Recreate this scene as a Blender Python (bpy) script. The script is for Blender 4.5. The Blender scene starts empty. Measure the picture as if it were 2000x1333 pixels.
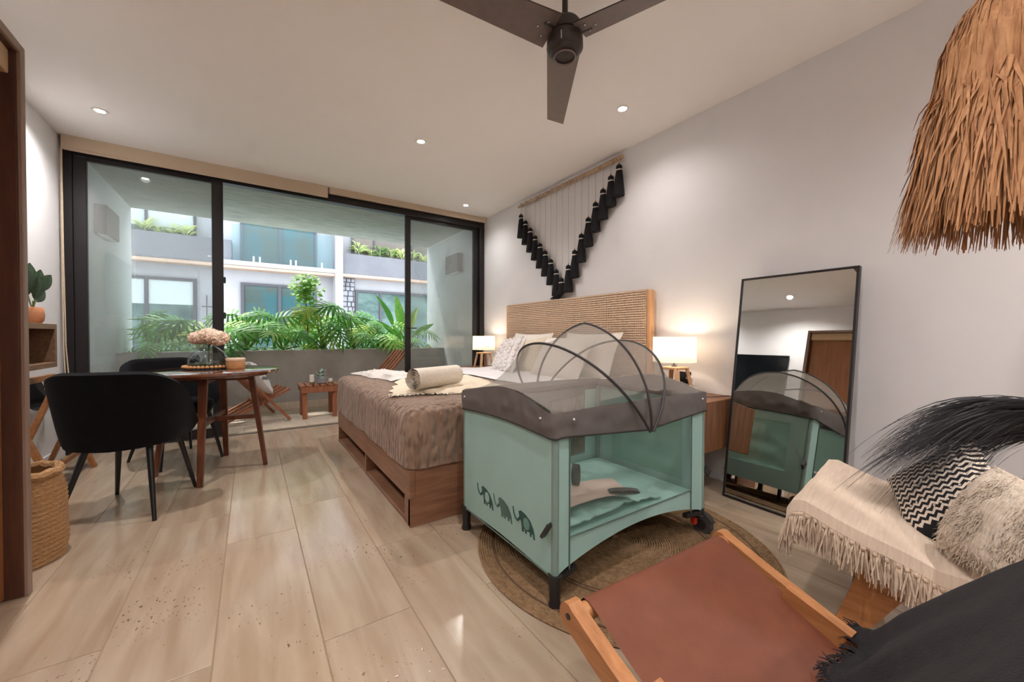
import bpy, math, random
from mathutils import Vector, Matrix, noise
random.seed(7)
PI = math.pi
scene = bpy.context.scene
COL = scene.collection

# ------------------------------------------------------------------ camera, world, exposure
cam_d = bpy.data.cameras.new('camera')
cam_d.sensor_width = 36.0
cam_d.lens = 756.77 / 2000 * 36.0
cam_d.clip_start = 0.02
cam_d.clip_end = 200
cam = bpy.data.objects.new('camera', cam_d)
COL.objects.link(cam)
_R = Vector((0.82901726, -0.55921639, 0.00272232))
_U = Vector((0.00562124, 0.01320087, 0.99989706))
_F = Vector((0.55919477, 0.82891662, -0.01408724))
cam.matrix_world = Matrix(((_R.x, _U.x, -_F.x, 0), (_R.y, _U.y, -_F.y, 0), (_R.z, _U.z, -_F.z, 1.01), (0, 0, 0, 1)))
scene.camera = cam

world = bpy.data.worlds.new('overcast_sky')
scene.world = world
world.use_nodes = True
_bg = world.node_tree.nodes['Background']
_bg.inputs[0].default_value = (0.86, 0.93, 1.0, 1)
_bg.inputs[1].default_value = 1.82

scene.view_settings.view_transform = 'Standard'
scene.view_settings.look = 'None'
scene.view_settings.gamma = 1.0
scene.view_settings.use_curve_mapping = False
scene.view_settings.exposure = 1.52
scene.cycles.max_bounces = 6
scene.cycles.diffuse_bounces = 4
scene.cycles.glossy_bounces = 3
scene.cycles.transparent_max_bounces = 10
scene.cycles.use_adaptive_sampling = True
scene.cycles.adaptive_min_samples = 16
scene.cycles.adaptive_threshold = 0.10
scene.cycles.caustics_reflective = False
scene.cycles.caustics_refractive = False

LAMP = 36.0          # power of one ceiling downlight
WARM = (1.0, 0.955, 0.93)

# hazy sun high over the courtyard: reaches the planter but not the room
_sd = bpy.data.lights.new('sun', 'SUN'); _sd.energy = 2.7; _sd.angle = math.radians(6); _sd.color = (1.0, 0.96, 0.9)
_so = bpy.data.objects.new('sun', _sd); COL.objects.link(_so)
_so.rotation_euler = Vector((0.18, -0.50, -1.0)).to_track_quat('-Z', 'Y').to_euler()

XR, XL, YW, YB, ZC = 2.73, -1.29, 4.773, -2.7, 2.64

# ------------------------------------------------------------------ helpers
def lin(c):
    c = c / 255.0
    return c / 12.92 if c <= 0.04045 else ((c + 0.055) / 1.055) ** 2.4

def C(r, g, b):
    return (lin(r), lin(g), lin(b), 1.0)

class Mat:
    def __init__(s, name):
        s.m = bpy.data.materials.new(name)
        s.m.use_nodes = True
        s.nt = s.m.node_tree
        s.nt.nodes.clear()
        s.out = s.n('ShaderNodeOutputMaterial')
    def n(s, t, **kw):
        x = s.nt.nodes.new(t)
        for k, v in kw.items():
            if k[0] == 'i' and k[1:].isdigit():
                x.inputs[int(k[1:])].default_value = v
            else:
                setattr(x, k, v)
        return x
    def l(s, a, ao, b, bi):
        s.nt.links.new(a.outputs[ao], b.inputs[bi])

def noise_chain(M, scale, stretch, detail=5, coord='Object', rough=0.6):
    tc = M.n('ShaderNodeTexCoord')
    mp = M.n('ShaderNodeMapping')
    mp.inputs['Scale'].default_value = stretch
    nz = M.n('ShaderNodeTexNoise')
    nz.inputs['Scale'].default_value = scale
    nz.inputs['Detail'].default_value = detail
    nz.inputs['Roughness'].default_value = rough
    M.l(tc, coord, mp, 'Vector')
    M.l(mp, 'Vector', nz, 'Vector')
    return mp, nz

def mat(name, c1, c2=None, rough=0.5, metal=0.0, scale=6, stretch=(1, 1, 1), bump=0.0, bscale=None, bstretch=None,
        spec=0.5, detail=5, lo=0.3, hi=0.7, sheen=0.0, coord='Object', bdist=0.01, coat=0.0):
    M = Mat(name)
    p = M.n('ShaderNodeBsdfPrincipled')
    p.inputs['Base Color'].default_value = c1
    p.inputs['Roughness'].default_value = rough
    p.inputs['Metallic'].default_value = metal
    p.inputs['Specular IOR Level'].default_value = spec
    p.inputs['Sheen Weight'].default_value = sheen
    p.inputs['Coat Weight'].default_value = coat
    p.inputs['Coat Roughness'].default_value = 0.08
    M.l(p, 0, M.out, 0)
    if c2 is not None:
        mp, nz = noise_chain(M, scale, stretch, detail, coord)
        r = M.n('ShaderNodeValToRGB')
        r.color_ramp.elements[0].position = lo
        r.color_ramp.elements[1].position = hi
        r.color_ramp.elements[0].color = c1
        r.color_ramp.elements[1].color = c2
        M.l(nz, 0, r, 0)
        M.l(r, 0, p, 'Base Color')
    if bump:
        mp2, nz2 = noise_chain(M, bscale or scale, bstretch or stretch, 3, coord)
        b = M.n('ShaderNodeBump')
        b.inputs['Strength'].default_value = bump
        b.inputs['Distance'].default_value = bdist
        M.l(nz2, 0, b, 'Height')
        M.l(b, 0, p, 'Normal')
    M.p = p
    return M.m

def emis(name, col, strength):
    M = Mat(name)
    e = M.n('ShaderNodeEmission')
    e.inputs[0].default_value = col
    e.inputs[1].default_value = strength
    M.l(e, 0, M.out, 0)
    return M.m

class MB:
    def __init__(s):
        s.v = []; s.f = []
    def add(s, vs, fs):
        b = len(s.v)
        s.v += [tuple(x) for x in vs]
        s.f += [tuple(b + i for i in f) for f in fs]
        return s
    def bx(s, x0, x1, y0, y1, z0, z1):
        return s.add([(x0, y0, z0), (x1, y0, z0), (x1, y1, z0), (x0, y1, z0), (x0, y0, z1), (x1, y0, z1), (x1, y1, z1), (x0, y1, z1)],
                     [(0, 3, 2, 1), (4, 5, 6, 7), (0, 1, 5, 4), (1, 2, 6, 5), (2, 3, 7, 6), (3, 0, 4, 7)])
    def cb(s, x0, x1, y0, y1, z0, z1, b=0.004):
        # chamfered box
        X = (x0, x1); Y = (y0, y1); Z = (z0, z1)
        b = min(b, (x1 - x0) * .49, (y1 - y0) * .49, (z1 - z0) * .49)
        vs = []; idx = {}
        for i in (0, 1):
            for j in (0, 1):
                for k in (0, 1):
                    sx = 1 - 2 * i; sy = 1 - 2 * j; sz = 1 - 2 * k
                    for a in range(3):
                        d = [b * sx, b * sy, b * sz]; d[a] = 0
                        idx[(i, j, k, a)] = len(vs)
                        vs.append((X[i] + d[0], Y[j] + d[1], Z[k] + d[2]))
        fs = []
        for i in (0, 1):
            q = [idx[(i, 0, 0, 0)], idx[(i, 1, 0, 0)], idx[(i, 1, 1, 0)], idx[(i, 0, 1, 0)]]
            fs.append(q if i else q[::-1])
            q = [idx[(0, i, 0, 1)], idx[(0, i, 1, 1)], idx[(1, i, 1, 1)], idx[(1, i, 0, 1)]]
            fs.append(q if i else q[::-1])
            q = [idx[(0, 0, i, 2)], idx[(1, 0, i, 2)], idx[(1, 1, i, 2)], idx[(0, 1, i, 2)]]
            fs.append(q if i else q[::-1])
        def sg(q, par):
            return q if par else q[::-1]
        for i in (0, 1):
            for j in (0, 1):
                fs.append(sg([idx[(i, j, 0, 0)], idx[(i, j, 1, 0)], idx[(i, j, 1, 1)], idx[(i, j, 0, 1)]], (i + j) % 2 == 0 and True or False) if False else sg([idx[(i, j, 0, 0)], idx[(i, j, 1, 0)], idx[(i, j, 1, 1)], idx[(i, j, 0, 1)]], i != j))
                fs.append(sg([idx[(i, 0, j, 0)], idx[(i, 1, j, 0)], idx[(i, 1, j, 2)], idx[(i, 0, j, 2)]], i == j))
                fs.append(sg([idx[(0, i, j, 1)], idx[(1, i, j, 1)], idx[(1, i, j, 2)], idx[(0, i, j, 2)]], i != j))
                for k in (0, 1):
                    fs.append(sg([idx[(i, j, k, 0)], idx[(i, j, k, 1)], idx[(i, j, k, 2)]], (i + j + k) % 2 == 1))
        return s.add(vs, fs)
    def beam(s, p, q, w, h, up=(0, 0, 1), w2=None, h2=None):
        p = Vector(p); q = Vector(q); d = (q - p).normalized()
        a = d.cross(Vector(up))
        if a.length < 1e-5: a = d.cross(Vector((1, 0, 0)))
        a.normalize(); c = a.cross(d)
        w2 = w if w2 is None else w2; h2 = h if h2 is None else h2
        vs = []
        for o, ww, hh in ((p, w, h), (q, w2, h2)):
            for x, y in ((-1, -1), (1, -1), (1, 1), (-1, 1)):
                vs.append(o + a * (x * ww / 2) + c * (y * hh / 2))
        return s.add(vs, [(0, 1, 2, 3), (7, 6, 5, 4), (0, 4, 5, 1), (1, 5, 6, 2), (2, 6, 7, 3), (3, 7, 4, 0)])
    def tube(s, pts, r, n=8, cap=True):
        pts = [Vector(p) for p in pts]
        rr = r if isinstance(r, (list, tuple)) else [r] * len(pts)
        t = (pts[1] - pts[0]).normalized()
        a = t.cross(Vector((0, 0, 1)))
        if a.length < 1e-4: a = t.cross(Vector((1, 0, 0)))
        a.normalize()
        vs = []; fs = []
        for i, p in enumerate(pts):
            if i == 0: t = pts[1] - pts[0]
            elif i == len(pts) - 1: t = pts[-1] - pts[-2]
            else: t = pts[i + 1] - pts[i - 1]
            t.normalize()
            a = (a - t * a.dot(t))
            if a.length < 1e-6: a = t.orthogonal()
            a.normalize(); b = t.cross(a)
            for k in range(n):
                th = 2 * PI * k / n
                vs.append(p + a * (math.cos(th) * rr[i]) + b * (math.sin(th) * rr[i]))
        for i in range(len(pts) - 1):
            for k in range(n):
                k2 = (k + 1) % n
                fs.append((i * n + k, i * n + k2, (i + 1) * n + k2, (i + 1) * n + k))
        if cap:
            fs.append(tuple(range(n))[::-1]); fs.append(tuple((len(pts) - 1) * n + k for k in range(n)))
        return s.add(vs, fs)
    def lathe(s, prof, n=24, c=(0, 0, 0), cap=True):
        vs = []; fs = []
        for r, z in prof:
            for k in range(n):
                th = 2 * PI * k / n
                vs.append((c[0] + r * math.cos(th), c[1] + r * math.sin(th), c[2] + z))
        m = len(prof)
        for i in range(m - 1):
            for k in range(n):
                k2 = (k + 1) % n
                fs.append((i * n + k, i * n + k2, (i + 1) * n + k2, (i + 1) * n + k))
        if cap:
            fs.append(tuple(range(n))[::-1]); fs.append(tuple((m - 1) * n + k for k in range(n)))
        return s.add(vs, fs)
    def grid(s, fn, nu, nv, wrap=False):
        vs = [fn(i / nu, j / nv) for j in range(nv + 1) for i in range(nu + (0 if wrap else 1))]
        w = nu + (0 if wrap else 1)
        fs = []
        for j in range(nv):
            for i in range(nu):
                i2 = (i + 1) % w
                fs.append((j * w + i, j * w + i2, (j + 1) * w + i2, (j + 1) * w + i))
        return s.add(vs, fs)
    def prism(s, poly, z0, z1, axes='xyz'):
        n = len(poly)
        def mk(a, b, c):
            d = dict(zip(axes, (a, b, c)))
            return (d['x'], d['y'], d['z'])
        vs = [mk(a, b, z0) for a, b in poly] + [mk(a, b, z1) for a, b in poly]
        fs = [tuple(range(n))[::-1], tuple(range(n, 2 * n))]
        for i in range(n):
            j = (i + 1) % n
            fs.append((i, j, n + j, n + i))
        return s.add(vs, fs)
    def ribbon(s, pts, w, side):
        # thin two-sided strip
        side = Vector(side)
        vs = []; fs = []
        for i, p in enumerate(pts):
            ww = w[i] if isinstance(w, (list, tuple)) else w
            vs.append(Vector(p) - side * ww / 2); vs.append(Vector(p) + side * ww / 2)
        for i in range(len(pts) - 1):
            fs.append((2 * i, 2 * i + 1, 2 * i + 3, 2 * i + 2))
        return s.add(vs, fs)
    def blob(s, c, r, seed=0, amp=0.1, nu=12, nv=8, fr=3.0):
        c = Vector(c)
        r = r if isinstance(r, (tuple, list)) else (r, r, r)
        def fn(u, v):
            th = 2 * PI * u; ph = PI * (v * 0.998 + 0.001)
            d = Vector((math.sin(ph) * math.cos(th), math.sin(ph) * math.sin(th), -math.cos(ph)))
            k = 1 + amp * noise.noise(d * fr + Vector((seed * 3.1, seed, 0)))
            return (c.x + d.x * r[0] * k, c.y + d.y * r[1] * k, c.z + d.z * r[2] * k)
        return s.grid(fn, nu, nv, wrap=True)
    def mesh(s, name, m, smooth=True, ang=38):
        me = bpy.data.meshes.new(name)
        me.from_pydata(s.v, [], s.f)
        me.materials.append(m)
        if smooth:
            me.polygons.foreach_set('use_smooth', [True] * len(me.polygons))
            me.set_sharp_from_angle(angle=math.radians(ang))
        me.update()
        return me
    def build(s, name, m, parent=None, smooth=True, ang=38, loc=None, rot=None):
        o = bpy.data.objects.new(name, s.mesh(name, m, smooth, ang))
        COL.objects.link(o)
        if parent is not None: o.parent = parent
        if loc is not None: o.location = loc
        if rot is not None: o.rotation_euler = rot
        return o

def tag(o, label=None, cat=None, group=None, kind=None):
    if label: o['label'] = label
    if cat: o['category'] = cat
    if group: o['group'] = group
    if kind: o['kind'] = kind
    return o

def empty(name, loc=(0, 0, 0), rz=0.0, rot=None):
    o = bpy.data.objects.new(name, None)
    o.empty_display_size = 0.05
    COL.objects.link(o)
    o.location = loc
    o.rotation_euler = rot if rot is not None else (0, 0, rz)
    return o

def thing(name, label, cat, loc=(0, 0, 0), rz=0.0, group=None, rot=None):
    return tag(empty(name, loc, rz, rot), label, cat, group)

def copy_tree(o, parent=None):
    c = o.copy()
    COL.objects.link(c)
    if parent is not None: c.parent = parent
    for ch in list(o.children):
        if ch is not c: copy_tree(ch, c)
    return c

def inst(name, me, parent, mtx=None, loc=None):
    o = bpy.data.objects.new(name, me)
    COL.objects.link(o)
    if parent is not None: o.parent = parent
    if mtx is not None: o.matrix_local = mtx
    if loc is not None: o.location = loc
    return o

def frame_mtx(pos, ydir, up, s=1.0):
    y = Vector(ydir).normalized()
    x = y.cross(Vector(up))
    if x.length < 1e-5: x = y.orthogonal()
    x.normalize(); z = x.cross(y)
    sx = s if isinstance(s, (tuple, list)) else (s, s, s)
    return Matrix(((x.x * sx[0], y.x * sx[1], z.x * sx[2], pos[0]), (x.y * sx[0], y.y * sx[1], z.y * sx[2], pos[1]),
                   (x.z * sx[0], y.z * sx[1], z.z * sx[2], pos[2]), (0, 0, 0, 1)))

def pillow(w, h, t, n=14, pinch=0.10, seed=0, amp=0.0):
    mb = MB()
    for sgn in (1, -1):
        def fn(u, v):
            a = 2 * u - 1; b = 2 * v - 1
            e = max(0.0, (1 - abs(a) ** 2.6) * (1 - abs(b) ** 2.6)) ** 0.55
            k = 1 - pinch * (1 - abs(b) ** 2) * abs(a) ** 4
            k2 = 1 - pinch * (1 - abs(a) ** 2) * abs(b) ** 4
            z = sgn * t / 2 * e
            if amp: z += amp * e * noise.noise(Vector((a * 2.2, b * 2.2, seed + sgn)))
            return (a * w / 2 * k, b * h / 2 * k2, z)
        q = MB().grid(fn, n, n)
        if sgn < 0: q.f = [f[::-1] for f in q.f]
        mb.add(q.v, q.f)
    return mb

def light(name, kind, loc, power, col, size=0.05, rot=None, spot=None, blend=0.6, parent=None):
    d = bpy.data.lights.new(name, kind)
    d.energy = power
    d.color = col
    if kind in ('POINT', 'SPOT'): d.shadow_soft_size = size
    if kind == 'SPOT':
        d.spot_size = spot; d.spot_blend = blend
    o = bpy.data.objects.new(name, d)
    COL.objects.link(o)
    if parent is not None: o.parent = parent
    o.location = loc
    if rot: o.rotation_euler = rot
    return o

# ------------------------------------------------------------------ materials
m_wall = mat('white_plaster', C(230, 228, 230), C(234, 232, 233), rough=0.9, scale=3, bump=0.04, bscale=60)
m_ceil = mat('ceiling_paint', C(249, 246, 243), C(251, 248, 246), rough=0.9, scale=2)
m_black_metal = mat('black_metal', C(24, 20, 22), C(30, 26, 27), rough=0.42, scale=30)
m_blind = mat('beige_blind_fabric', C(196, 176, 152), C(206, 188, 164), rough=0.85, scale=80, stretch=(1, 1, 8), bump=0.1, bscale=300)
m_concrete = mat('grey_concrete', C(156, 150, 144), C(182, 177, 171), rough=0.85, scale=2.5, detail=8, bump=0.12, bscale=18)
m_soffit = mat('brushed_concrete_soffit', C(150, 155, 151), C(184, 188, 183), rough=0.9, scale=5, stretch=(0.7, 7, 1), detail=7, bump=0.45, bscale=6, bstretch=(0.8, 9, 1), bdist=0.03, lo=0.35, hi=0.62)
m_balwall = mat('balcony_render', C(206, 208, 208), C(216, 218, 218), rough=0.9, scale=1.5, bump=0.06, bscale=30)
m_walnut = mat('walnut', C(78, 42, 27), C(122, 70, 46), rough=0.32, scale=5, stretch=(9, 9, 0.9), spec=0.5)
m_walnut_top = mat('walnut_top', C(84, 46, 30), C(118, 68, 44), rough=0.05, scale=4, stretch=(1, 9, 1), coat=1.0)
m_bedwood = mat('bed_frame_wood', C(116, 78, 56), C(150, 108, 82), rough=0.45, scale=4, stretch=(1.0, 1.0, 12))
m_darkwood = mat('dark_stained_wood', C(66, 38, 26), C(92, 55, 37), rough=0.5, scale=4, stretch=(8, 8, 0.8))
m_shelfwood = mat('shelf_wood', C(112, 84, 62), C(140, 108, 82), rough=0.5, scale=5, stretch=(8, 1, 8))
m_teak = mat('teak', C(136, 82, 56), C(168, 108, 76), rough=0.55, scale=6, stretch=(8, 8, 1))
m_oak = mat('honey_wood', C(150, 96, 56), C(188, 130, 82), rough=0.4, scale=5, stretch=(8, 1, 8))
m_lampwood = mat('lamp_wood', C(206, 164, 124), C(222, 184, 144), rough=0.5, scale=8, stretch=(8, 8, 1))
m_nightwood = mat('nightstand_wood', C(92, 56, 34), C(146, 98, 62), rough=0.45, scale=3.5, stretch=(9, 9, 0.8))
m_velvet = mat('black_velvet', C(12, 12, 14), C(19, 19, 22), rough=0.9, scale=20, sheen=0.04, spec=0.15)
m_black = mat('black_leg_metal', C(20, 20, 22), rough=0.35)
m_leather = mat('tan_leather', C(106, 58, 39), C(117, 66, 45), rough=0.55, scale=14, bump=0.12, bscale=420, spec=0.35)
m_rafdark = mat('black_yarn', C(20, 18, 22), C(34, 31, 36), rough=0.95, scale=60, stretch=(6, 6, 1), bump=0.6, bscale=90, bstretch=(6, 6, 0.4))
m_cord = mat('natural_cord', C(196, 176, 150), C(214, 196, 170), rough=0.9, scale=60)
m_bamboo = mat('bleached_branch', C(160, 128, 100), C(202, 174, 146), rough=0.7, scale=14, stretch=(1, 1, 1), bump=0.3, bscale=40)
m_white_band = mat('white_yarn_band', C(222, 214, 206), rough=0.9)
m_weave = mat('woven_rope', C(206, 174, 146), C(230, 204, 178), rough=0.8, scale=40, bump=0.4, bscale=160)
m_hbframe = mat('headboard_frame_wood', C(204, 150, 104), C(222, 172, 126), rough=0.5, scale=6, stretch=(8, 8, 1))
m_hbback = mat('headboard_backing', C(112, 80, 58), rough=0.9)
m_sheet = mat('white_sheet', C(226, 222, 224), C(234, 230, 230), rough=0.9, scale=5, bump=0.25, bscale=7, bdist=0.03)
m_pillow = mat('pillow_cotton', C(226, 216, 206), C(234, 226, 216), rough=0.9, scale=4, bump=0.25, bscale=9, bdist=0.02)
m_towel = mat('cream_towel', C(228, 216, 200), C(238, 228, 214), rough=0.95, scale=50, bump=0.5, bscale=140)
m_throw = mat('cream_throw', C(222, 206, 182), C(234, 220, 198), rough=0.95, scale=12, bump=0.5, bscale=50)
m_throw2 = mat('oatmeal_throw', C(206, 184, 164), C(220, 200, 180), rough=0.95, scale=10, stretch=(1, 12, 1), bump=0.35, bscale=40, bstretch=(1, 10, 1))
m_fringe = mat('oatmeal_fringe', C(188, 164, 142), C(212, 190, 168), rough=0.95, scale=60)
m_fur = mat('cream_faux_fur', C(202, 184, 166), C(222, 206, 188), rough=1.0, scale=12, stretch=(1, 6, 1), bump=0.8, bscale=16, bstretch=(6, 1, 6), bdist=0.02)
m_blackcloth = mat('charcoal_throw', C(22, 20, 23), C(36, 32, 34), rough=0.95, scale=30, bump=0.3, bscale=220, sheen=0.03, spec=0.2)
m_jute = None
m_mint = mat('mint_fabric', C(150, 184, 177), C(156, 190, 183), rough=0.75, scale=6, bump=0.1, bscale=9, bdist=0.02)
m_mint2 = mat('mint_grey_trim', C(84, 100, 92), C(92, 108, 100), rough=0.7, scale=20)
m_mintpole = mat('mint_grey_sleeve', C(120, 142, 134), C(128, 150, 142), rough=0.75, scale=20)
m_mintpad = mat('mint_quilted_pad', C(156, 198, 188), C(172, 212, 202), rough=0.6, scale=4, bump=0.5, bscale=7, bdist=0.04)
m_plastic = mat('black_plastic', C(34, 32, 33), rough=0.4)
m_wheel = mat('grey_rubber', C(70, 66, 66), rough=0.5)
m_red = mat('red_plastic', C(200, 60, 40), rough=0.4)
m_print = mat('dark_green_print', C(46, 82, 78), rough=0.8)
m_print2 = mat('sage_green_print', C(78, 108, 98), rough=0.8)
m_print3 = mat('pale_green_print', C(104, 144, 132), rough=0.8)
m_paper = mat('blush_paper', C(226, 200, 186), rough=0.8)
m_strap = mat('taupe_strap', C(84, 72, 70), rough=0.8)
m_jutebasket = mat('seagrass', C(164, 120, 78), C(200, 156, 110), rough=0.9, scale=60, stretch=(1, 1, 3), bump=0.8, bscale=70, bstretch=(1, 1, 2.5), bdist=0.02)
m_terracotta = mat('woven_terracotta', C(186, 122, 84), C(206, 144, 104), rough=0.8, scale=30, stretch=(1, 1, 4))
m_leaf_in = mat('dark_green_leaf', C(28, 44, 24), C(56, 78, 38), rough=0.4, scale=8)
m_shade = None
m_candle = mat('white_wax', C(230, 226, 216), rough=0.5)
m_moss = mat('olive_base', C(120, 104, 70), rough=0.7)
m_amber = mat('amber_wax', C(206, 150, 100), C(220, 170, 120), rough=0.35, scale=6)
m_lid = mat('cream_lid', C(228, 200, 172), rough=0.5)
m_hyd = mat('dried_hydrangea', C(236, 204, 178), C(250, 230, 212), rough=0.9, scale=14)
m_bead = mat('wood_bead', C(176, 122, 72), C(204, 152, 98), rough=0.45, scale=20)
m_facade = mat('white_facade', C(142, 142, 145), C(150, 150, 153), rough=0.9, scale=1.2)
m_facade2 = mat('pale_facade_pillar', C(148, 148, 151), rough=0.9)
m_planter = mat('grey_planter', C(96, 96, 102), C(104, 105, 110), rough=0.8, scale=2)
m_tansoffit = mat('tan_soffit', C(166, 140, 122), C(178, 152, 134), rough=0.8, scale=3)
m_wframe = mat('grey_window_frame', C(58, 58, 64), rough=0.5)
m_stone = mat('grey_stone', C(120, 122, 128), C(150, 152, 158), rough=0.9, scale=6)
m_soil = mat('planter_soil', C(70, 54, 40), C(110, 92, 70), rough=1.0, scale=14)
m_white = mat('matte_white', C(232, 230, 226), rough=0.6)
m_tv = mat('tv_screen', C(14, 18, 22), rough=0.12)
m_chrome = mat('brushed_steel', C(190, 190, 190), rough=0.25, metal=1.0)
m_fan = mat('bronze_fan_metal', C(52, 44, 41), C(60, 51, 47), rough=0.42, scale=40, metal=0.2)
m_fanblade = mat('grey_fan_blade', C(112, 100, 95), C(122, 108, 102), rough=0.4, scale=30, metal=0.15)
m_door = mat('oak_veneer', C(134, 84, 50), C(156, 102, 64), rough=0.4, scale=4, stretch=(8, 8, 0.8))
m_stripwood = mat('grey_brown_edge', C(134, 112, 100), C(148, 126, 112), rough=0.5, scale=6, stretch=(8, 8, 1))

def make_floor_mat():
    M = Mat('travertine_plank')
    p = M.n('ShaderNodeBsdfPrincipled')
    p.inputs['Roughness'].default_value = 0.2; p.inputs['Specular IOR Level'].default_value = 0.95
    M.l(p, 0, M.out, 0)
    geo = M.n('ShaderNodeNewGeometry')
    oi = M.n('ShaderNodeObjectInfo')
    add = M.n('ShaderNodeVectorMath', operation='ADD')
    comb = M.n('ShaderNodeCombineXYZ')
    mul = M.n('ShaderNodeMath', operation='MULTIPLY'); mul.inputs[1].default_value = 37.0
    M.l(oi, 'Random', mul, 0); M.l(mul, 0, comb, 0); M.l(mul, 0, comb, 1)
    M.l(geo, 'Position', add, 0); M.l(comb, 0, add, 1)
    mp = M.n('ShaderNodeMapping'); mp.inputs['Scale'].default_value = (7, 0.9, 1)
    M.l(add, 0, mp, 0)
    nz = M.n('ShaderNodeTexNoise'); nz.inputs['Scale'].default_value = 2.2; nz.inputs['Detail'].default_value = 8; nz.inputs['Distortion'].default_value = 0.5
    M.l(mp, 0, nz, 0)
    r = M.n('ShaderNodeValToRGB')
    r.color_ramp.elements[0].position = 0.28; r.color_ramp.elements[0].color = C(164, 140, 117)
    r.color_ramp.elements[1].position = 0.72; r.color_ramp.elements[1].color = C(188, 168, 146)
    M.l(nz, 0, r, 0)
    # per plank tint
    mr = M.n('ShaderNodeMapRange'); mr.inputs[3].default_value = 0.92; mr.inputs[4].default_value = 1.03
    M.l(oi, 'Random', mr, 0)
    tint = M.n('ShaderNodeMixRGB', blend_type='MULTIPLY'); tint.inputs[0].default_value = 1.0
    M.l(r, 0, tint, 1)
    cmb = M.n('ShaderNodeCombineColor')
    for i in range(3): M.l(mr, 0, cmb, i)
    M.l(cmb, 0, tint, 2)
    # pits
    mp2 = M.n('ShaderNodeMapping'); mp2.inputs['Scale'].default_value = (95, 42, 1)
    M.l(add, 0, mp2, 0)
    vz = M.n('ShaderNodeTexNoise'); vz.inputs['Scale'].default_value = 1.0; vz.inputs['Detail'].default_value = 3
    M.l(mp2, 0, vz, 0)
    big = M.n('ShaderNodeTexNoise'); big.inputs['Scale'].default_value = 2.3
    M.l(add, 0, big, 0)
    sm = M.n('ShaderNodeMath', operation='ADD')
    bm = M.n('ShaderNodeMath', operation='MULTIPLY'); bm.inputs[1].default_value = 0.35
    M.l(big, 0, bm, 0); M.l(vz, 0, sm, 0); M.l(bm, 0, sm, 1)
    pr = M.n('ShaderNodeValToRGB')
    pr.color_ramp.elements[0].position = 0.86; pr.color_ramp.elements[1].position = 0.92
    M.l(sm, 0, pr, 0)
    mx = M.n('ShaderNodeMixRGB'); M.l(pr, 0, mx, 0); M.l(tint, 0, mx, 1); mx.inputs[2].default_value = C(120, 98, 78)
    M.l(mx, 0, p, 'Base Color')
    inv = M.n('ShaderNodeMath', operation='MULTIPLY'); inv.inputs[1].default_value = -1.0
    M.l(pr, 0, inv, 0)
    nb = M.n('ShaderNodeTexNoise'); nb.inputs['Scale'].default_value = 9; nb.inputs['Detail'].default_value = 4
    M.l(add, 0, nb, 0)
    ad = M.n('ShaderNodeMath', operation='ADD'); M.l(nb, 0, ad, 0); M.l(inv, 0, ad, 1)
    b = M.n('ShaderNodeBump'); b.inputs['Strength'].default_value = 0.10; b.inputs['Distance'].default_value = 0.01
    M.l(ad, 0, b, 'Height'); M.l(b, 0, p, 'Normal')
    rr = M.n('ShaderNodeMapRange'); rr.inputs[3].default_value = 0.10; rr.inputs[4].default_value = 0.22
    M.l(nz, 0, rr, 0); M.l(rr, 0, p, 'Roughness')
    return M.m
m_floor = make_floor_mat()
m_grout = mat('floor_grout', C(150, 130, 108), rough=0.9)

def make_glass(name, tint, refl, haze=0.0, hazecol=None):
    M = Mat(name)
    t = M.n('ShaderNodeBsdfTransparent'); t.inputs[0].default_value = tint
    g = M.n('ShaderNodeBsdfGlossy'); g.inputs[1].default_value = 0.01
    lw = M.n('ShaderNodeLayerWeight'); lw.inputs[0].default_value = 0.5
    fr = M.n('ShaderNodeMath', operation='POWER'); fr.inputs[1].default_value = 4.0
    M.l(lw, 'Facing', fr, 0)
    mr = M.n('ShaderNodeMapRange'); mr.inputs[3].default_value = refl; mr.inputs[4].default_value = 0.9
    M.l(fr, 0, mr, 0)
    mx = M.n('ShaderNodeMixShader'); M.l(mr, 0, mx, 0); M.l(t, 0, mx, 1); M.l(g, 0, mx, 2)
    if haze:
        d = M.n('ShaderNodeBsdfDiffuse'); d.inputs[0].default_value = hazecol
        m2 = M.n('ShaderNodeMixShader'); m2.inputs[0].default_value = haze
        M.l(mx, 0, m2, 1); M.l(d, 0, m2, 2); M.l(m2, 0, M.out, 0)
    else:
        M.l(mx, 0, M.out, 0)
    return M.m
m_glass = make_glass('hazy_door_glass', (0.84, 0.88, 0.88, 1), 0.06, 0.14, C(200, 205, 204))  # pale haze mixed in for dust and the white room's reflection
m_vase = make_glass('smoky_vase_glass', (0.72, 0.80, 0.82, 1), 0.11)
m_winglass = make_glass('far_window_glass', (0.35, 0.42, 0.44, 1), 0.18)
m_rail = make_glass('glass_balustrade', (0.80, 0.90, 0.92, 1), 0.03)

def make_net(name, col, alpha):
    M = Mat(name)
    t = M.n('ShaderNodeBsdfTransparent')
    d = M.n('ShaderNodeBsdfDiffuse'); d.inputs[0].default_value = col
    mx = M.n('ShaderNodeMixShader'); mx.inputs[0].default_value = alpha
    M.l(t, 0, mx, 1); M.l(d, 0, mx, 2); M.l(mx, 0, M.out, 0)
    return M.m
m_net = make_net('fine_grey_net', C(178, 170, 162), 0.40)
m_netdense = make_net('gathered_grey_net', C(112, 106, 104), 0.93)
m_sidemesh = make_net('clear_side_mesh', C(120, 140, 130), 0.16)
m_endmesh = make_net('green_plastic_window', C(146, 190, 176), 0.80)

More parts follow.
